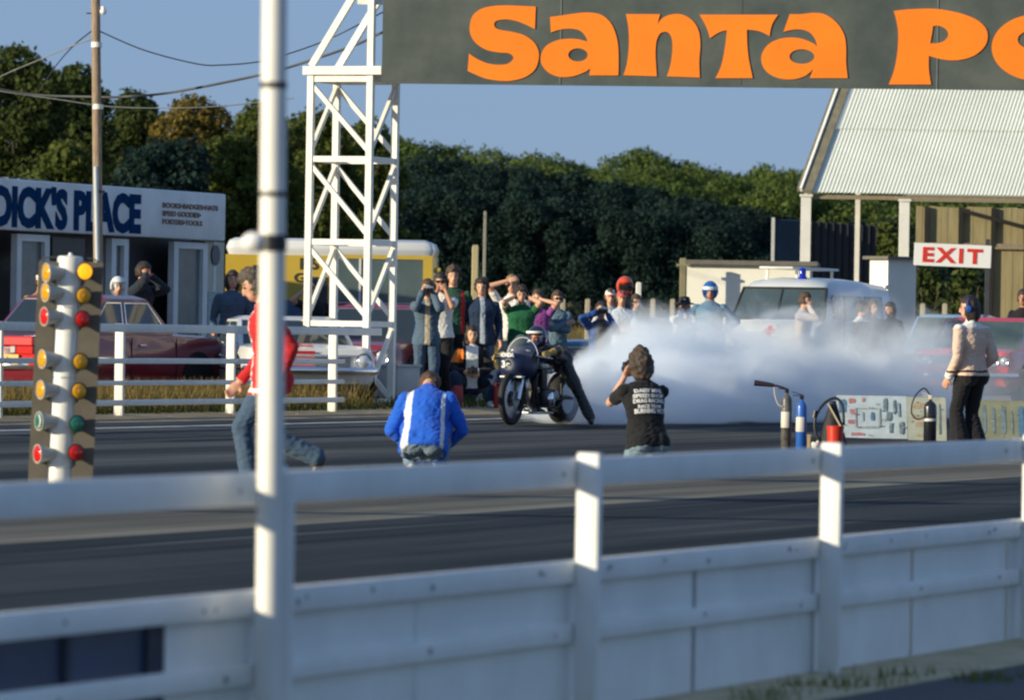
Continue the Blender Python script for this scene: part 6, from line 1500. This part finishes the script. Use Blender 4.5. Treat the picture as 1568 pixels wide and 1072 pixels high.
    b = gpt(611, 77.0); t = thing('cabinet', 'pale grey cabinet standing just right of the lattice tower foot', 'cabinet', b, TRK - math.pi / 2 + R(-28)); MB().box((0, 0, .26), (.42, .4, .52), bev=.01).build('case', mat('cabinet_grey', (.50, .52, .52), .5, .06), t, 40); MB().box((0, 0, .535), (.46, .44, .03)).build('lid', MATS['cabinet_grey'], t); MB().box((.1, -.208, .30), (.03, .02, .08)).build('latch', ALU, t)
props()
# ------------------------------------------------------------------ tyre smoke
def smoke():
    # box along the strip: local x from the rear wheel away, y across (left), z up
    p0, q0 = topq(*(BIKE_C.xy)); 
    L, Wd, Hh = 21.0, 5.0, 2.9
    bx = MB().box((L / 2, 0, Hh / 2), (L, Wd, Hh))
    M = bpy.data.materials.new('tyre_smoke'); M.use_nodes = True; nt = M.node_tree; N = nt.nodes; Lk = nt.links
    N.remove(N['Principled BSDF']); out = N['Material Output']
    pv = N.new('ShaderNodeVolumePrincipled'); Lk.new(pv.outputs[0], out.inputs['Volume'])
    pv.inputs['Color'].default_value = (.87, .935, 1.0, 1); pv.inputs['Anisotropy'].default_value = -.35
    tc = N.new('ShaderNodeTexCoord'); sx = N.new('ShaderNodeSeparateXYZ'); Lk.new(tc.outputs['Object'], sx.inputs[0])
    def math_(op, a, b=None, c=None, clamp=False):
        n = N.new('ShaderNodeMath'); n.operation = op; n.use_clamp = clamp
        for i, v in enumerate((a, b, c)):
            if v is None: continue
            if isinstance(v, (int, float)): n.inputs[i].default_value = v
            else: Lk.new(v, n.inputs[i])
        return n.outputs[0]
    def curve(v, pts, vmax):
        n = N.new('ShaderNodeValToRGB'); e = n.color_ramp.elements; n.color_ramp.interpolation = 'EASE'
        for i, (x, y) in enumerate(pts):
            q = e[i] if i < 2 else e.new(x)
            q.position = x; q.color = (y, y, y, 1)
        Lk.new(v, n.inputs[0]); return math_('MULTIPLY', n.outputs[0], vmax)
    u = math_('DIVIDE', sx.outputs[0], L)
    hgt = curve(u, [(0, .26), (1, .24), (.05, .29), (.12, .31), (.22, .41), (.40, .51), (.60, .53), (.80, .38)], Hh)
    wid = curve(u, [(0, .10), (1, .40), (.04, .16), (.14, .26), (.35, .38), (.7, .43)], Wd)
    den = curve(u, [(0, 1.0), (1, .0), (.06, .85), (.16, .60), (.35, .38), (.6, .26), (.80, .04)], 2.5)
    nz = N.new('ShaderNodeTexNoise'); nz.inputs['Scale'].default_value = 1.15; nz.inputs['Detail'].default_value = 6; nz.inputs['Roughness'].default_value = .60; nz.inputs['Distortion'].default_value = .9
    mp = N.new('ShaderNodeMapping'); mp.inputs['Scale'].default_value = (.75, 1, 1.1); Lk.new(tc.outputs['Object'], mp.inputs[0]); Lk.new(mp.outputs[0], nz.inputs['Vector'])
    a = math_('DIVIDE', sx.outputs[2], hgt); b = math_('DIVIDE', sx.outputs[1], wid)
    a2 = math_('POWER', math_('MAXIMUM', a, 0.0), 2.0); b2 = math_('MULTIPLY', b, b)
    f = math_('SUBTRACT', math_('SUBTRACT', 1.0, a2), math_('MULTIPLY', b2, .9))
    nz2 = N.new('ShaderNodeTexNoise'); nz2.inputs['Scale'].default_value = .55; nz2.inputs['Detail'].default_value = 1; Lk.new(tc.outputs['Object'], nz2.inputs['Vector'])
    nn = math_('ADD', math_('MULTIPLY', math_('SUBTRACT', nz.outputs['Fac'], .5), 3.0), math_('MULTIPLY', math_('SUBTRACT', nz2.outputs['Fac'], .52), 2.4))
    g = math_('ADD', f, nn)
    g = math_('MULTIPLY', g, 2.4, None, True)
    g = math_('POWER', g, 1.2)
    dn = math_('MULTIPLY', g, den)
    Lk.new(dn, pv.inputs['Density'])
    o = bx.build('tyre_smoke', M)
    st = pq(p0, q0 + .62); o.location = st + Vector((0, 0, .0)); o.location.z = gz(st.x, st.y) + .012; o.rotation_euler = (0, 0, TRK)
    tag(o, 'thick bluish white tyre smoke billowing back from the motorcycle', 'smoke', kind='stuff')
smoke()
scene.cycles.volume_step_rate = .8; scene.cycles.volume_max_steps = 160
